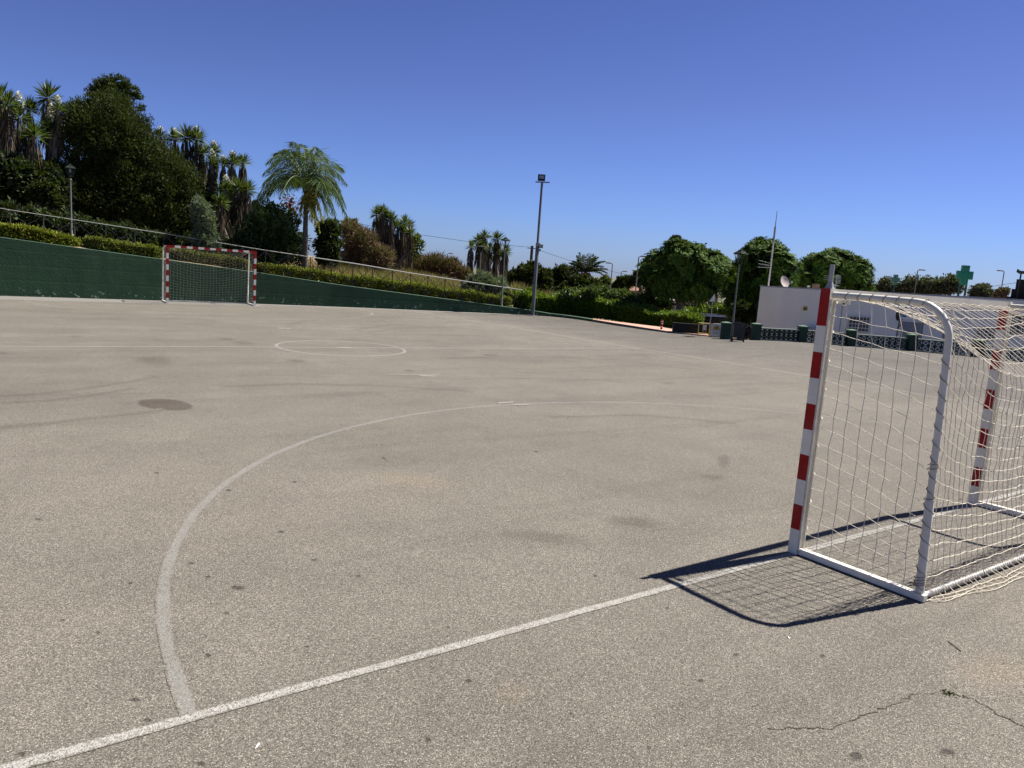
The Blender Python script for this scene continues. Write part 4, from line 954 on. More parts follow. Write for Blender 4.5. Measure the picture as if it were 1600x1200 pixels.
def mast():
    g = G(831, 493); x, y = g[:2]; y -= .05; zt = zat(x, y, 285); t = thing('floodlight_mast', (x, y, 0), 'tall grey steel floodlight mast at the end of the green wall', 'floodlight mast')
    zm = zat(x, y, 383)
    m = MB(); m.lathe([(.16, 0), (.16, .02), (.085, .021), (.085, zm), (.06, zm+.05), (.055, zt)], (0, 0, 0), 14); m.box((0, 0, .012), (.42, .42, .02)); m.build('pole', simple('dull_zinc_pole', (.12, .125, .135), .55, var=.12, scale=4), t, smooth=True)
    a = YAW
    m = MB(); m.bar((-.3*math.cos(a), .3*math.sin(a), zt), (.34*math.cos(a), -.34*math.sin(a), zt+.02), .06, .05); m.build('cross_arm', M_pole, t)
    M3 = Matrix.Rotation(-a, 3, 'Z')@Matrix.Rotation(R(-12), 3, 'X')
    m = MB(); c = Vector((-.05, 0, zt+.20)); m.box(c, (.33, .10, .28), rot=M3)
    for k in range(6): m.box(c+M3@Vector((-.13+.05*k, .065, 0)), (.012, .04, .22), rot=M3)
    f = m.build('floodlight', M_dark, t); m = MB(); m.box(c+M3@Vector((0, -.053, .01)), (.21, .012, .14), rot=M3); m.build('lens', simple('lamp_lens', (.30, .32, .33), .3), f)
    m = MB(); m.box((-.06, -.1, zm+.02), (.20, .12, .14), rz=-a); m.box((.13, -.08, zm-.04), (.16, .14, .16), rz=-a+.4); m.box((.06, -.1, zm-.22), (.10, .10, .12), rz=-a); m.build('junction_boxes', simple('old_plastic', (.25, .26, .20), .6), t)
mast()
def street_light(px, pyt, d, label, hdir=1, arm=.12):
    b = at(px, pyt, d); x, y = b[:2]; z0 = gz(x, y) if px < 800 else -1.7-.035*max(0, d-60); zt = b[2]; t = thing('street_light', (x, y, z0), label, 'street light', 'tall thin street lights in the distance'); H = zt-z0
    m = MB(); m.tube([(0, 0, 0), (0, 0, H)], [.055, .04], 8); m.bar((0, 0, H), (hdir*arm*math.cos(YAW), -hdir*arm*math.sin(YAW), H+.08), .05, .05); m.build('pole', M_pole, t)
    m = MB(); m.box((hdir*(arm+.24)*math.cos(YAW), -hdir*(arm+.24)*math.sin(YAW), H+.09), (.45, .24, .10), rz=-YAW); m.build('lamp_head', M_pole, t, bevel=.03)
street_light(998, 402, 58, 'tallest distant street light, just left of the nearest street tree', 1)
street_light(957, 413, 66, 'distant street light whose head points left, right of the date palm', -1)
street_light(971, 425, 84, 'shorter distant street light above the dark skyline trees', 1)
street_light(952, 431, 92, 'smallest distant street light beside the one pointing left', -1)
street_light(1434, 423, 72, 'distant street light between the two green crosses', 1)
street_light(1569, 425, 78, 'distant street light beside the black hut', -1)
street_light(699, 397, 80, 'street light head just showing over the brown scrub', 1)
def utility():
    b = at(831.5, 384, 60); t = thing('utility_pole', (b[0], b[1], -1.7), 'dark wooden utility pole just behind the floodlight mast', 'utility pole'); m = MB(); m.tube([(0, 0, 0), (0, 0, b[2]+1.7)], [.17, .11], 9)
    m.build('pole', simple('old_wood', (.05, .04, .035), .9, var=.3), t); m = MB(); m.bar((-.3, .2, b[2]+1.5), (.3, -.2, b[2]+1.5), .05, .05); m.build('insulator_arm', M_dark, t)
    def cable(pts, dd, lb):
        P = [at(x, y, q) for (x, y), q in zip(pts, dd)]; m = MB(); m.tube(P, .016, 4); tag(m.build('overhead_cable', M_dark), lb, 'cable')
    cable([(430, 332), (548, 347), (600, 357), (647, 365.5), (732, 377.5), (790, 383), (831, 386.5)], [50, 55, 56, 57, 58, 59, 60], 'thin overhead cable left of the utility pole')
    cable([(831, 386.5), (860, 397), (892, 407.5), (939, 420), (982, 430), (1030, 438)], [60, 62, 64, 68, 72, 76], 'thin overhead cable right of the utility pole')
    cable([(1510, 452), (1540, 449), (1576, 443.5), (1620, 437)], [60, 60, 60, 60], 'thin cable leading to the black hut')
utility()

# ================================================================== FENCE OF PIERCED BLOCKS
M_green = simple('green_masonry_paint', (.015, .042, .024), .75, var=.2, scale=4, bmp=.2, dirt=(.03, .06, .04), dirt_amt=.5)
M_greencap = simple('faded_green_cap', (.06, .12, .075), .8, var=.2, scale=4)
M_coping = simple('pale_coping', (.26, .31, .24), .85, var=.15, scale=4)
M_gdark = simple('dark_green_block', (.011, .036, .022), .8, var=.2, scale=6)
PIL = [(16.66, 15.42), (18.15, 15.16), (20.2, 14.5), (21.4, 13.15), (23.05, 11.6), (24.3, 9.7), (24.75, 7.4), (25.3, 5.0), (25.75, 2.6)]
PH = .60
PLAB = ['green gate pillar beside the lamp and the barrier boards', 'green fence pillar right of the black gate', 'green fence pillar below the yellow wall plate', 'green fence pillar just behind the near goal post', 'green fence pillar before the grey door', 'green fence pillar seen through the net near the far goal upright', None, None, None]
for i, (x, y) in enumerate(PIL):
    a = YAW*-1
    t = thing('fence_pillar', (x, y, 0), PLAB[i] or 'green fence pillar towards the right frame edge, behind the net', 'pillar', 'green pillars of the block fence', -YAW)
    m = MB(); m.box((0, 0, PH/2-.03), (.32, .30, PH+.0)); m.build('shaft', M_green, t, bevel=.008)
    m = MB(); m.box((0, 0, PH+.0), (.37, .35, .05)); m.lathe([(.24, 0), (.06, .035)], (0, 0, PH+.025), 4, phase=math.pi/4); m.build('cap', M_greencap, t)
def block_panel(a, b, label):
    a = Vector((*a, 0)); b = Vector((*b, 0)); d = (b-a); L = d.length-.34; u = d.normalized(); o = a+u*.17; ang = math.atan2(u.y, u.x)
    t = thing('block_fence_panel', tuple(o), label, 'fence', 'pierced block fence panels', ang)
    n = max(1, round(L/.22)); s = L/n; m = MB(); th = .07; h = .205
    for r_ in range(2):
        for k in range(n):
            cx = (k+.5)*s; cz = .035+h*(r_+.5); 
            for sx in (-1, 1): m.box((cx+sx*(s/2-.010), 0, cz), (.020-.002*(sx > 0), th, h-.003))
            for sz in (-1, 1): m.box((cx, 0, cz+sz*(h/2-.010)), (s-.042, th-.004, .018))
            w2 = s/2-.02; h2 = h/2-.02
            for (x0, z0, x1, z1) in ((-w2, -h2, w2, h2), (-w2, h2, w2, -h2)): m.bar((cx+x0, .001*(z0 > 0), cz+z0), (cx+x1, .001*(z0 > 0), cz+z1), th-.012, .028)
            m.lathe([(.038, -th/2+.01), (.038, th/2-.01)], (0, 0, 0), 6); q = m.v[-12:]; m.v[-12:] = [(cx+p[0], p[2], cz+p[1]) for p in q]
    m.build('pierced_blocks', M_gdark, t)
    m = MB(); m.box((L/2, 0, .015), (L, .12, .03)); m.box((L/2, 0, .035+2*h+.022), (L, .13, .04)); m.build('coping', M_coping, t)
BL = ['short pierced green block panel right of the black gate', 'sunlit pierced block panel left of the near goal', 'pierced block panel crossed by the near goal post', 'dark pierced block panel under the grilled window', 'dark pierced block panel under the grey door', None, None, None]
for i in range(1, len(PIL)-1): block_panel(PIL[i], PIL[i+1], BL[i] or 'dark pierced block panel behind the goal net at the right edge')
def gate():
    g = G(1143, 533); t = thing('gate', (g[0], g[1], 0), 'black barred metal gate standing open beside the green pillar', 'gate', None, -YAW-.25); W_ = .42; H = .68
    m = MB()
    for z in (.06, H): m.box((W_/2, 0, z), (W_, .03, .035))
    for x in (0, W_): m.box((x, 0, H/2), (.035, .035, H))
    m.build('gate_frame', M_dark, t); m = MB()
    for k in range(9): m.box((.04+.043*k, 0, H/2+.02), (.033, .02, H-.06))
    m.build('bars', M_dark, t); m = MB(); m.box((0, 0, .05), (.10, .10, .10)); m.box((W_, 0, .04), (.06, .06, .08)); m.build('wheels', M_dark, t)
gate()
def bed_wall():
    pts = [(16.02, 17.5), (16.5, 17.15), (17.2, 16.75), (17.9, 16.6)]; m = MB()
    for a, b in zip(pts[:-1], pts[1:]): m.bar((*a, .2), (*b, .2), .18, .44)
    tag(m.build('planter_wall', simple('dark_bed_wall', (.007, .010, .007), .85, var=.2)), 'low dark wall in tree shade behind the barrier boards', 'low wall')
bed_wall()
M_yel = simple('yellow_tube', (.45, .30, .06), .6, var=.15); M_board = simple('white_board', (.62, .60, .56), .6, var=.06, scale=10, dirt=(.4, .36, .3))
M_ochre = simple('ochre_print', (.42, .24, .02), .6); M_brownp = simple('brown_print', (.16, .05, .02), .6)
def barrier(px0, px1, py, h, label, board):
    a = G(px0, py-1); b = G(px1, py); d = Vector(b-a); L = d.length; ang = math.atan2(d.y, d.x); t = thing('barrier', (a[0], a[1], 0), label, 'barrier', 'portable barriers by the gate', ang)
    m = MB()
    for x in (0, L): m.tube([(x, 0, 0), (x, 0, h)], .014, 6)
    for z in (.10, h): m.tube([(0, 0, z), (L, 0, z)], .014, 6)
    for x in (.04, L-.04): m.tube([(x, -.16, .01), (x, .16, .01)], .014, 6)
    m.build('frame', M_yel, t)
    if board == 1:
        m = MB(); m.box((L*.55, -.02, h*.66), (.15, .012, .20)); m.build('panel', M_board, t); m = MB()
        for x in (L*.42, L*.68): m.tube([(x, -.02, .10), (x, -.02, h*.6)], .010, 5)
        m.build('legs', M_yel, t)
    else:
        m = MB(); m.box((L/2, -.022, h/2+.02), (L-.03, .012, h-.02)); p = m.build('panel', M_board, t)
        cx, cz, rr = L/2, h*.62, h*.27; m = MB()   # ochre dome over a brown ring with a central stem
        v = [(cx, -.0305, cz-.01)]+[(cx+rr*math.cos(R(180*k/16)), -.0305, cz+rr*math.sin(R(180*k/16))-.01) for k in range(17)]; m.add(v, [(0, k+2, k+1) for k in range(16)])
        m.build('emblem_dome', M_ochre, p); m = MB()
        pts = [(cx+rr*1.05*math.cos(R(180+180*k/16)), -.031, cz+rr*1.1*math.sin(R(180+180*k/16))-.03) for k in range(17)]; m.tube(pts, .007, 4); m.bar((cx, -.031, cz+rr*.9), (cx, -.031, cz-rr*1.2), .004, .014); m.bar((cx-rr, -.031, cz-.02), (cx+rr, -.031, cz-.02), .004, .012)
        m.build('emblem_lines', M_brownp, p)
barrier(1090, 1107, 525.5, .50, 'yellow tube barrier with a small blank white panel', 1)
barrier(1108, 1127, 527.5, .52, 'barrier with white board carrying an ochre dome emblem', 2)
def bollard():
    g = G(1033, 517.5); t = thing('bollard', (g[0], g[1], 0), 'red plastic bollard with white bands at the end of the pink kerb', 'bollard'); H = .46; m = MB()
    m.lathe([(.085, 0), (.085, .03), (.045, .04), (.042, H-.03), (.03, H), (.005, H+.005)], seg=12); m.build('post', M_red, t, smooth=True); m = MB()
    for z in (.16, .30, .38): m.lathe([(.0455, z), (.0455, z+.035)], seg=12)
    m.build('reflective_bands', M_white, t)
    g = G(1010, 508); t = thing('traffic_cone', (g[0], g[1]+.1, .05), 'small faded orange and white cone on the pink kerb', 'cone'); m = MB(); m.box((0, 0, .012), (.2, .2, .024)); m.lathe([(.075, .024), (.02, .26), (.012, .265)], seg=12)
    m.build('cone_body', simple('faded_orange', (.45, .20, .10), .7), t); m = MB(); m.lathe([(.0585, .11), (.044, .17)], seg=12); m.build('band', M_white, t)
bollard()

# ================================================================== BUILDINGS, SIGNS, CAR
M_wall = simple('white_render', (.85, .79, .69), .85, var=.06, scale=.7, bmp=.1, dirt=(.62, .58, .52), dirt_amt=.4)
def white_building():
    A = at(1188.5, 447, 38.5); B = at(1700, 474, 43.5); a2 = Vector(A[:2]); b2 = Vector(B[:2]); u = (b2-a2).normalized(); nn = Vector((-u.y, u.x))
    if nn.dot(Vector((math.sin(YAW), math.cos(YAW)))) < 0: nn = -nn
    L = (b2-a2).length; ang = math.atan2(u.y, u.x); zb = -1.7; t = thing('white_building', (A[0], A[1], zb), 'long low white flat-roofed building behind the block fence', 'building', None, ang)
    hA, hB = A[2]-zb, B[2]-zb; D = 9.; m = MB(); ra = Vector((A[0]-CP[0], A[1]-CP[1])).normalized(); sk = (ra.dot(u)+.06)/ra.dot(nn)*D
    v = [(0, 0, 0), (L, 0, 0), (L+sk, D, 0), (sk, D, 0), (0, 0, hA), (L, 0, hB), (L+sk, D, hB), (sk, D, hA)]
    m.add(v, [(0, 3, 2, 1), (0, 1, 5, 4), (1, 2, 6, 5), (2, 3, 7, 6), (3, 0, 4, 7)]); m.build('wall', M_wall, t)
    m = MB(); m.add([(0, .12, hA-.08), (L, .12, hB-.08), (L+sk, D-.12, hB-.08), (sk, D-.12, hA-.08)], [(0, 1, 2, 3)])
    for (p, q, hp_, hq) in (((-.02, -.01), (L, -.01), hA, hB), ((sk, D-.11), (L+sk, D-.11), hA, hB)):
        m.add([(p[0], p[1], hp_-.03), (q[0], q[1], hq-.03), (q[0], q[1]+.14, hq-.03), (p[0], p[1]+.14, hp_-.03), (p[0], p[1], hp_+.03), (q[0], q[1], hq+.03), (q[0], q[1]+.14, hq+.03), (p[0], p[1]+.14, hp_+.03)], [(0, 3, 2, 1), (4, 5, 6, 7), (0, 1, 5, 4), (1, 2, 6, 5), (2, 3, 7, 6), (3, 0, 4, 7)])
    m.build('roof', simple('roof_edge', (.36, .36, .37), .9), t)
    def onwall(px, py):
        r = ray(px, py); # intersect with the facade plane
        n3 = np.array([-u.y, u.x, 0]); k = ((A-CP)@n3)/(r@n3); P = CP+r*k; q = Vector((P[0]-A[0], P[1]-A[1])); return q.dot(u), P[2]-zb
    def rect(px0, py0, px1, py1):
        x0, z1 = onwall(px0, py0); x1, z0 = onwall(px1, py1); return x0, z0, x1, z1
    def window(px0, py0, px1, py1, grille=True, lbl=None):
        x0, z0, x1, z1 = rect(px0, py0, px1, py1); m = MB(); w_ = x1-x0; h_ = z1-z0; cx = (x0+x1)/2; cz = (z0+z1)/2
        for x in (x0, x1): m.box((x, -.02, cz), (.06, .06, h_+.06))
        for z in (z0, z1): m.box((cx, -.02, z), (w_-.061, .055, .06))
        f = m.build('window', M_white, t); m = MB(); m.box((cx, -.005, cz), (w_-.05, .012, h_-.05)); m.build('pane', simple('brown_blind', (.13, .10, .075), .4, var=.3, scale=3), f)
        if grille:
            m = MB(); n = max(3, int(w_/.15)); 
            for k in range(n+1): m.box((x0+w_*k/n, -.075, cz), (.022, .022, h_+.05))
            for k in range(5): m.box((cx, -.098, z0+h_*k/4), (w_+.04, .018, .035))
            m.build('grille', M_white, f)
    window(1327, 493.5, 1356, 519)
    window(1577, 491, 1603, 524); window(1526, 510, 1553, 531); window(1615, 490, 1650, 522)
    x0, z0, x1, z1 = rect(1409, 502, 1437.5, 540); z0 = 0; m = MB(); m.box(((x0+x1)/2, -.02, (z0+z1)/2), (x1-x0, .05, z1-z0)); 
    d = m.build('door', simple('grey_shutter', (.26, .26, .26), .6, var=.05, scale=2), t); m = MB(); m.box((x0-.03, -.035, (z0+z1)/2), (.05, .08, z1-z0)); m.box((x1+.03, -.035, (z0+z1)/2), (.05, .08, z1-z0)); m.box(((x0+x1)/2, -.035, z1+.03), (x1-x0+.11, .08, .05)); m.build('door_frame', M_wall, d)
    for rr in ((1474, 517, 1491, 532),):
        x0, z0, x1, z1 = rect(*rr); m = MB(); m.box(((x0+x1)/2, -.02, (z0+z1)/2), (x1-x0, .06, z1-z0)); m.build('shutter', simple('grey_meter_box', (.25, .26, .27), .6), t)
    x0, z0, x1, z1 = rect(1421, 488, 1428, 490.5); m = MB(); m.box(((x0+x1)/2, -.02, (z0+z1)/2), (x1-x0, .04, z1-z0)); m.build('vent', M_dark, t)
    x0, z0, x1, z1 = rect(1260, 510, 1280, 519); m = MB(); m.box(((x0+x1)/2, -.15, (z0+z1)/2), (x1-x0, .3, z1-z0)); m.build('utility_box', simple('grey_box', (.33, .34, .36), .6), t)
    x0, z0, x1, z1 = rect(1255, 478.5, 1261, 485.5); m = MB(); m.box(((x0+x1)/2, -.015, (z0+z1)/2), (x1-x0, .03, z1-z0)); pl = m.build('wall_plate', simple('yellow_plate', (.50, .36, .06), .5), t)
    m = MB(); m.box(((x0+x1)/2, -.033, z0+(z1-z0)*.62), ((x1-x0)*.7, .006, .035)); m.box(((x0+x1)/2, -.033, z0+(z1-z0)*.35), ((x1-x0)*.7, .006, .05)); m.build('plate_print', M_brownp, pl)
    x0, z1 = onwall(1318, 466); m = MB(); m.box((x0, -.012, z1-.7), (.02, .02, 2.4)); m.box((x0+.08, -.03, z1+.35), (.5, .06, .05)); m.build('downpipe', M_rail, t)
    # roof objects are things of their own
    def roofpt(px, back):
        x, z = onwall(px, 455); P = Vector((A[0], A[1], 0))+Vector((u.x, u.y, 0))*x+Vector((nn.x, nn.y, 0))*back; zr = zb+hA+(hB-hA)*x/L-.08; return P.x, P.y, zr
    x, y, z = roofpt(1207.5, 1.2); t2 = thing('radio_mast', (x, y, z), 'tall thin white radio aerial on the roof, with small side antenna', 'antenna'); H = zat(x, y, 330)-z; m = MB(); m.tube([(0, 0, 0), (0, 0, H*.62)], .035, 8); m.build('mast', M_white, t2)
    m = MB(); m.tube([(0, 0, H*.60), (0, 0, H*.80)], .05, 8); m.tube([(0, 0, H*.78), (0, 0, H)], [.025, .014], 6); m.build('whip', M_galv, t2)
    ch = zat(x, y, 415)-z; m = MB(); c, s = math.cos(YAW), -math.sin(YAW)
    for k in (-1, 0, 1): m.tube([(0, 0, ch+k*.10), (-.62*c, -.62*s, ch+.05+k*.17)], .011, 5)
    for k in range(5): q = .15+.1*k; m.tube([(-q*c-.12*s, -q*s+.12*c, ch), (-q*c+.12*s, -q*s-.12*c, ch)], .008, 4)
    m.build('side_antenna', M_rail, t2)
    x, y, z = roofpt(1232, 1.0); t3 = thing('satellite_dish', (x, y, z), 'pinkish-grey round satellite dish on the white roof edge', 'satellite dish'); zc = zat(x, y, 440)-z; m = MB(); v = []; n = 20
    ax = Vector((-math.sin(YAW-.5), -math.cos(YAW-.5), .35)).normalized(); q = ax.to_track_quat('Z', 'Y').to_matrix(); rd = .29
    prof = [(0.001, -.06), (rd*.5, -.047), (rd*.85, -.018), (rd, 0), (rd*.985, .006), (rd*.84, -.010), (rd*.5, -.038), (.001, -.05)]
    m.lathe(prof, (0, 0, 0), n); m.v = [tuple(q@Vector(p)+Vector((0, 0, zc))) for p in m.v]; m.build('dish', simple('dish_paint', (.36, .30, .29), .6, var=.06), t3, smooth=True)
    m = MB(); m.tube([(0, .05, 0), (0, .05, zc-.05), tuple(Vector((0, 0, zc))-ax*.07)], .022, 8); m.tube([tuple(Vector((0, 0, zc-.28))), tuple(Vector((.1, 0, zc-.16))+ax*.34)], .012, 5); m.box(tuple(Vector((.1, 0, zc-.12))+ax*.36), (.06, .06, .1)); m.build('bracket', M_rail, t3)
    x, y, z = roofpt(1287, 1.5); t4 = thing('chimney', (x, y, z), 'small brown box chimney on the roof just left of the goal post', 'chimney'); m = MB(); m.box((0, 0, .15), (.28, .3, .34), rz=ang); m.build('stack', simple('brown_brick', (.20, .12, .08), .9, var=.2), t4); m = MB(); m.box((.17, 0, .15), (.05, .3, .3), rz=ang); m.build('side_slab', M_white, t4)
    x, y, z = roofpt(1274, 1.4); t5 = thing('roof_vent', (x, y, z), 'tiny pale roof vent left of the box chimney', 'vent'); m = MB(); m.lathe([(.05, 0), (.05, .16), (.09, .17), (.08, .2), (.01, .22)], seg=10); m.build('cowl', M_rail, t5)
    x, y, z = roofpt(1320, 1.6); t6 = thing('tv_antenna', (x, y, z), 'rooftop television antenna with panel reflector right of the goal post', 'antenna'); zc = zat(x, y, 437)-z
    m = MB(); m.tube([(0, 0, 0), (0, 0, zc+.25)], .02, 6); m.build('mast', M_rail, t6); m = MB(); c, s = math.cos(YAW+.5), -math.sin(YAW+.5)
    for k in range(3):
        for j in range(6): m.box((.10+.10*k, 0, zc+.20-.07*j), (.075, .012, .035), rz=-YAW)
    for j in (-1, 0, 1): m.tube([(.05, 0, zc+j*.08), (-.60*c, -.60*s, zc+.08+j*.1)], .009, 4)
    for j in range(4): m.box((.02-.1*j, 0, zc-.3+.02*j), (.35, .012, .02), rz=-YAW)
    m.build('elements', M_rail, t6)
white_building()

M_crossg = simple('green_cross_face', (.010, .16, .10), .35, var=.12, scale=3); M_crosse = simple('cross_edge', (.03, .20, .13), .4)
def cross(px, py, w_, d, label, leg, mats):
    c = at(px, py, d); s = w_*1.08*mpp(c)*.5; t = thing('pharmacy_cross', (c[0], c[1], c[2]-s*1.2-leg), label, 'cross sign', 'green pharmacy crosses above the roofs', -YAW); z = s*1.2+leg; a = s*.42
    def pl(a_, s_, y0, y1, m, mi=0):
        poly = [(-a_, -s_), (a_, -s_), (a_, -a_), (s_*.92, -a_), (s_*.92, a_), (a_, a_), (a_, s_), (-a_, s_), (-a_, a_), (-s_*.92, a_), (-s_*.92, -a_), (-a_, -a_)]
        n = len(poly); v = [(x, y0, z+q*1.12) for x, q in poly]+[(x, y1, z+q*1.12) for x, q in poly]
        m.add(v, [tuple(range(n)), tuple(range(2*n-1, n-1, -1))]+[(i, n+i, n+(i+1) % n, (i+1) % n) for i in range(n)], mi)
    m = MB(); pl(a, s, -.09, .09, m); m.build('case', mats[1], t); m = MB(); pl(a*.86, s*.93, -.10, -.091, m); f = m.build('face', mats[0], t)
    m = MB()
    for q in (.62, .36): 
        P = [(-a*q, s*q*1.3), (a*q, s*q*1.3), (a*q, a*q), (s*q*1.2, a*q), (s*q*1.2, -a*q), (a*q, -a*q), (a*q, -s*q*1.3), (-a*q, -s*q*1.3), (-a*q, -a*q), (-s*q*1.2, -a*q), (-s*q*1.2, a*q), (-a*q, a*q)]
        m.tube([(x, -.105, z+y) for x, y in P], .012, 4, closed=True)
    m.build('light_tubes', M_crosse, f)
    m = MB()
    for x in ((-s*.38, s*.38) if leg > 1 else (0,)): m.box((x, 0, (z-s)/2), (.09, .09, z-s))
    m.build('legs', simple('dark_green_leg', (.012, .05, .04), .5), t)
cross(1507, 430, 25, 55, 'large dark green pharmacy cross on two legs above the roof', 2.6, (M_crossg, M_crosse))
cross(1399, 437, 13, 66, 'small pale green pharmacy cross on a single post', .98, (simple('pale_green_face', (.10, .22, .18), .5), simple('pale_green_edge', (.14, .27, .22), .5)))
def hut():
    A = at(1571, 466, 47); t = thing('wooden_hut', (A[0], A[1], A[2]-3), 'black wooden hut with overhanging roof at the right frame edge', 'hut', None, -YAW-.62); k = mpp(A); z0 = 3
    m = MB(); m.box((1.3, 1, z0/2+.1), (2.6, 2, z0)); m.box((1.5, 1, z0+.55), (2.3, 1.9, .9)); m.box((.45, 1, z0+.25), (.5, 1.7, .5)); m.build('walls', simple('black_boards', (.012, .011, .010), .85, var=.3, scale=3), t)
    m = MB(); m.box((1.95, 1, z0+1.38), (3.3, 2.6, .07)); 
    for j in range(8): m.tube([(.35+.42*j, -.35, z0+1.45), (.35+.42*j, 2.2, z0+1.45)], .05, 5)
    m.build('roof', simple('dark_thatch', (.02, .018, .016), .9), t)
    m = MB(); [m.tube([(x, -.1, 0), (x, -.1, z0+1.35)], .04, 6) for x in (.5, 1.1)]; m.build('posts', M_dark, t)
    shrub('bush', 'pinkish dry creeper heaped beside the black hut', 'shrub', 46, [(1562, 460, 8, 7), (1570, 456, 6, 5)], LM['dry'], 1800, .12, inner=.4)
hut()
def backdrop_buildings():
    P = at(1000, 466, 68); Q = at(1200, 478, 62); u = Vector((Q[0]-P[0], Q[1]-P[1])); L = u.length; ang = math.atan2(u.y, u.x); t = thing('warehouse', (P[0], P[1], -2.2), 'long low grey warehouse wall behind the street trees', 'building', None, ang); h = P[2]+2.2
    m = MB(); m.box((L/2, 4, h/2-.15), (L, 8, h-.3)); m.build('wall', simple('grey_warehouse_wall', (.26, .28, .31), .9, var=.08, scale=.5, dirt=(.2, .2, .2)), t); m = MB(); m.box((L/2, 3.9, h-.02), (L+.5, 8.6, .24)); m.build('roof', simple('pale_roof', (.24, .23, .20), .8, var=.1), t)  # warehouse wall in one grey with random dirt
    P = at(976, 449, 105); k = mpp(P); W_ = 29*k; t = thing('brick_house', (P[0], P[1], P[2]-3.6), 'small distant brick house with terracotta roof between the street lights', 'house', None, -YAW)
    m = MB(); m.box((W_/2, 2, 1.5), (W_, 4, 3.2)); w_ = m.build('wall', simple('brown_brick_wall', (.13, .10, .085), .9, var=.15), t); m = MB(); m.prism([(0, 0)]*0 or [(-.2, -.3), (W_+.2, -.3), (W_+.2, 4.3), (-.2, 4.3)], 3.1, 3.25)
    m.add([(-.2, -.3, 3.25), (W_+.2, -.3, 3.25), (W_+.2, 4.3, 3.25), (-.2, 4.3, 3.25), (.3, 2, 4.1), (W_-.3, 2, 4.1)], [(0, 1, 5, 4), (1, 2, 5), (2, 3, 4, 5), (3, 0, 4)]); m.build('roof', simple('terracotta', (.20, .10, .07), .9, var=.2), t)
    for x in (.25, .7): m = MB(); m.box((W_*x, -.02, 1.9), (.5, .06, .8)); m.build('window', M_wglass, t)
    P = at(529, 412, 39); t = thing('shed', (P[0], P[1], P[2]-.6), 'whitewashed stone shed with rusty sheet roof behind the brown bush', 'shed', None, -YAW-.05); W_ = 30*mpp(P)
    h = zat(P[0], P[1], 391)-(P[2]-.6); m = MB(); m.box((W_/2, 1.2, h/2), (W_, 2.2, h)); m.build('wall', simple('stained_whitewash', (.28, .27, .26), .9, var=.35, scale=4, dirt=(.10, .09, .08), dirt_amt=.9, bmp=.4), t)
    m = MB(); Rm = Matrix.Rotation(R(-9), 3, 'X')@Matrix.Rotation(R(6), 3, 'Y'); m.box((W_/2+.05, 1.1, h+.12), (W_+.35, 2.7, .05), rot=Rm)
    for k_ in range(9): m.box((W_/2+.05+(k_-4)*.13, 1.1, h+.155-(k_-4)*.0136), (.04, 2.7, .03), rot=Rm)
    m.build('roof', simple('rusty_sheet', (.17, .08, .045), .85, var=.35, scale=3), t)
backdrop_buildings()
def signs():
    b = at(1398.5, 523, 36.2); x, y = b[:2]; t = thing('sign_post', (x, y, -1.6), 'traffic sign post carrying a blue A sign, seen through the goal net', 'traffic sign', None, -YAW); zf = lambda py: zat(x, y, py)+1.6; k = mpp(b)
    m = MB(); m.tube([(0, 0, 0), (.12, 0, zf(480))], .032, 8); m.build('pole', M_pole, t)
    bl = simple('blue_sign', (.05, .13, .33), .4); wm = simple('sign_white', (.62, .63, .66), .4)
    cz = zf(487); m = MB(); m.box((.24, -.05, cz), (.20, .02, .42)); s = m.build('blue_plate', bl, t)
    m = MB(); m.bar((.17, -.063, cz-.14), (.24, -.063, cz+.14), .006, .035); m.bar((.31, -.063, cz-.14), (.24, -.063, cz+.14), .006, .035); m.box((.24, -.064, cz-.04), (.09, .006, .03)); m.build('letter', wm, s)
    m = MB(); m.lathe([(.25, 0), (.25, .02)], seg=20); m.v = [(p[0]*.45+.03, p[2], p[1]+zf(492)) for p in m.v]; m.build('round_plate', M_dark, t)
    cz = zf(505); m = MB(); m.add([(.08, -.05, cz-.2), (.24, -.05, cz-.2), (.20, -.05, cz+.22), (.08, -.03, cz-.2), (.24, -.03, cz-.2), (.20, -.03, cz+.22)], [(0, 1, 2), (5, 4, 3), (0, 3, 4, 1), (1, 4, 5, 2), (2, 5, 3, 0)]); s = m.build('triangular_plate', wm, t)
    m = MB(); m.tube([(.08, -.055, cz-.2), (.24, -.055, cz-.2), (.20, -.055, cz+.22)], .012, 4, closed=True); m.box((.17, -.056, cz-.08), (.07, .006, .09)); m.build('red_border', M_red, s)
    b = at(1108, 506, 34); x, y = b[:2]; t = thing('sign_post', (x, y, -1.6), 'pale back of a triangular sign on a thin pole above the parked car', 'traffic sign', None, -YAW); zt = zat(x, y, 458.5)+1.6; zb = zat(x, y, 471)+1.6
    m = MB(); m.tube([(0, 0, 0), (.05, 0, zb+.1)], .022, 8); m.build('pole', M_rail, t); m = MB(); m.add([(-.10, -.02, zb), (.14, -.02, zb), (.10, -.02, zt), (-.10, 0, zb), (.14, .0, zb), (.10, .0, zt)], [(0, 1, 2), (5, 4, 3), (0, 3, 4, 1), (1, 4, 5, 2), (2, 5, 3, 0)]); m.build('plate', wm, t)
signs()
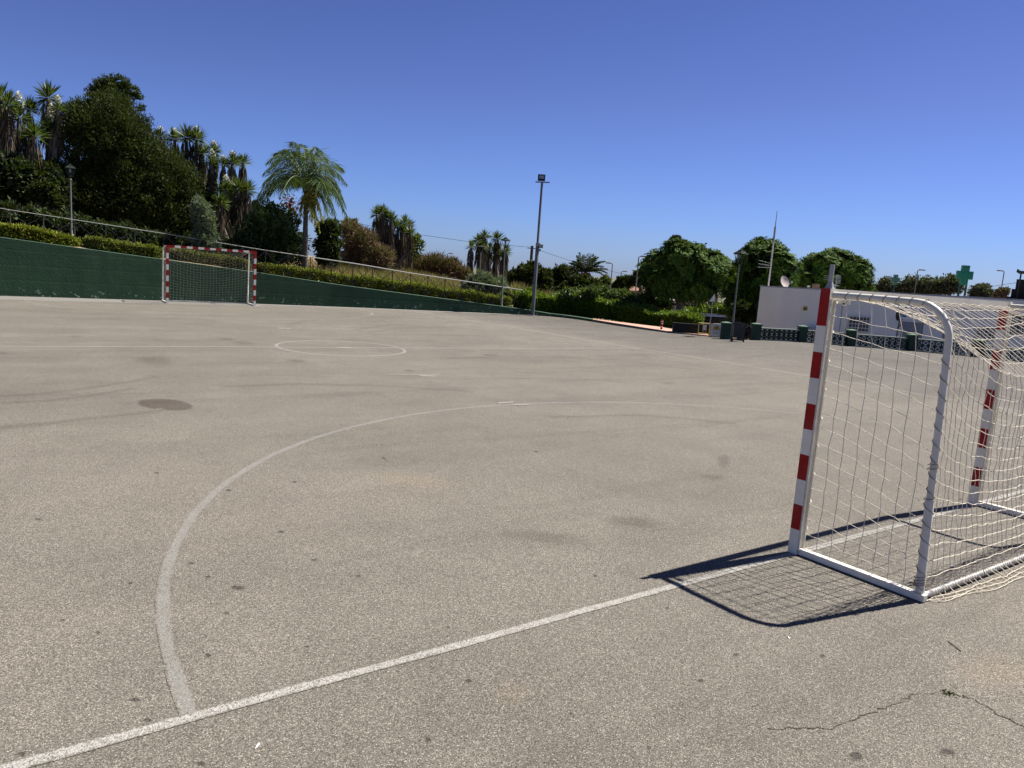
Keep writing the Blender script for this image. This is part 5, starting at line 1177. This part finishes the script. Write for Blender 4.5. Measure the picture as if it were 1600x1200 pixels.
def car():
    c = at(1119, 506, 46); zg = -1.27; t = thing('parked_car', (c[0], c[1], zg), 'black estate car parked behind the low wall under the street trees', 'car', None, -YAW+math.pi+.30)
    paint = simple('black_car_paint', (.012, .014, .028), .18, var=.05, spec=.8); prof = [(-2.1, .35), (-2.15, .62), (-2.1, .88), (-1.5, .98), (-1.2, 1.02), (-.75, 1.40), (-.2, 1.50), (1.1, 1.49), (1.75, 1.32), (2.05, .95), (2.1, .55), (2.05, .35)]
    m = MB(); n = len(prof); cols = [(-.88, 0), (-.88, 1), (-.6, 2), (.6, 2), (.88, 1), (.88, 0)]
    v = []
    for yy, kk in ((-.86, .86), (-.80, 1), (.80, 1), (.86, .86)):
        for x, z in prof:
            up = z > 1.0; ys = yy*(.86 if up else 1.); v.append((x*(.985 if kk < 1 else 1), ys, z-(.03 if kk < 1 and up else 0)))
    f = [tuple(range(n))[::-1], tuple(range(3*n, 4*n))]+[(r*n+i, r*n+(i+1) % n, (r+1)*n+(i+1) % n, (r+1)*n+i) for r in range(3) for i in range(n)]
    m.add(v, f); m.build('body', paint, t, smooth=True)
    for s in (-1, 1):
        for (x0, x1) in ((-.95, -.05), (.03, .85), (.93, 1.6)):
            m = MB(); y = s*.752; m.add([(x0, y, 1.06), (x1, y, 1.06), (min(x1, 1.5), y*.985, 1.36), (max(x0+(.35 if x0 < -.9 else 0), -.8), y*.985, 1.36)], [(0, 1, 2, 3) if s < 0 else (3, 2, 1, 0)]); m.build('side_window', M_wglass, t)
    m = MB(); m.add([(-1.22, -.66, 1.05), (-1.22, .66, 1.05), (-.78, .62, 1.40), (-.78, -.62, 1.40)], [(0, 1, 2, 3)]); m.v = [(p[0]-.012, p[1], p[2]+.012) for p in m.v]; m.build('windscreen', M_wglass, t)
    m = MB(); [m.box((.45, s*.6, 1.54), (1.7, .04, .03)) for s in (-1, 1)]; m.build('roof_rails', M_galv, t)
    for x in (-1.3, 1.3):
        for s in (-1, 1):
            m = MB(); m.lathe([(.20, -.10), (.33, -.10), (.34, 0), (.33, .10), (.20, .10)], seg=18); m.v = [(x+p[0], s*.80+p[2], .34+p[1]) for p in m.v]; w_ = m.build('wheel', M_dark, t)
            m = MB(); m.lathe([(.20, -.02), (.20, .02)], seg=12); m.v = [(x+p[0], s*.88+p[2], .34+p[1]) for p in m.v]; m.build('rim', M_galv, w_)
    for s in (-1, 1): m = MB(); m.box((-2.08, s*.62, .74), (.08, .35, .14)); m.build('headlight', M_rail, t)
car()

# ================================================================== LITTLE THINGS ON THE ASPHALT
def bits():
    g = G(1492, 1010); m = MB(); a = G(1482, 1003); b = G(1501, 1018); m.tube([a+[0, 0, .004], (a+b)/2+[.006, .01, .006], b+[0, 0, .004]], .003, 5); tag(m.build('twig', M_bark), 'thin dark twig lying on the asphalt right of the goal shadow', 'twig')
    g = G(1480, 1084); n = 34; P = np.tile(g, (n, 1))+rng.normal(size=(n, 3))*[.012, .012, 0]; P[:, 2] = .002; o = leaf_mesh('weed', P, rng.normal(size=(n, 3))*[1, 1, .3]+[0, 0, .5], rng.normal(size=(n, 3)), .022, .007, LM['cypress'], None, g); o.location = g; tag(o, 'tiny green weed growing out of the crack', 'weed')
    for x, y, lb in ((403, 1166, 'crumpled white paper scrap near the bottom edge, by the line junction'), (1232, 997, 'pale chip of stone just below the curved corner of the goal shadow')):
        g = G(x, y); m = MB(); m.blob((0, 0, .003), (.020, .006, .003) if x < 900 else (.010, .006, .004), amp=.6, seg=7, rings=4); o = m.build('litter_scrap' if x < 900 else 'stone_chip', M_board, None); o.location = g; o.rotation_euler = (0, 0, .9); tag(o, lb, 'scrap' if x < 900 else 'stone')
bits()
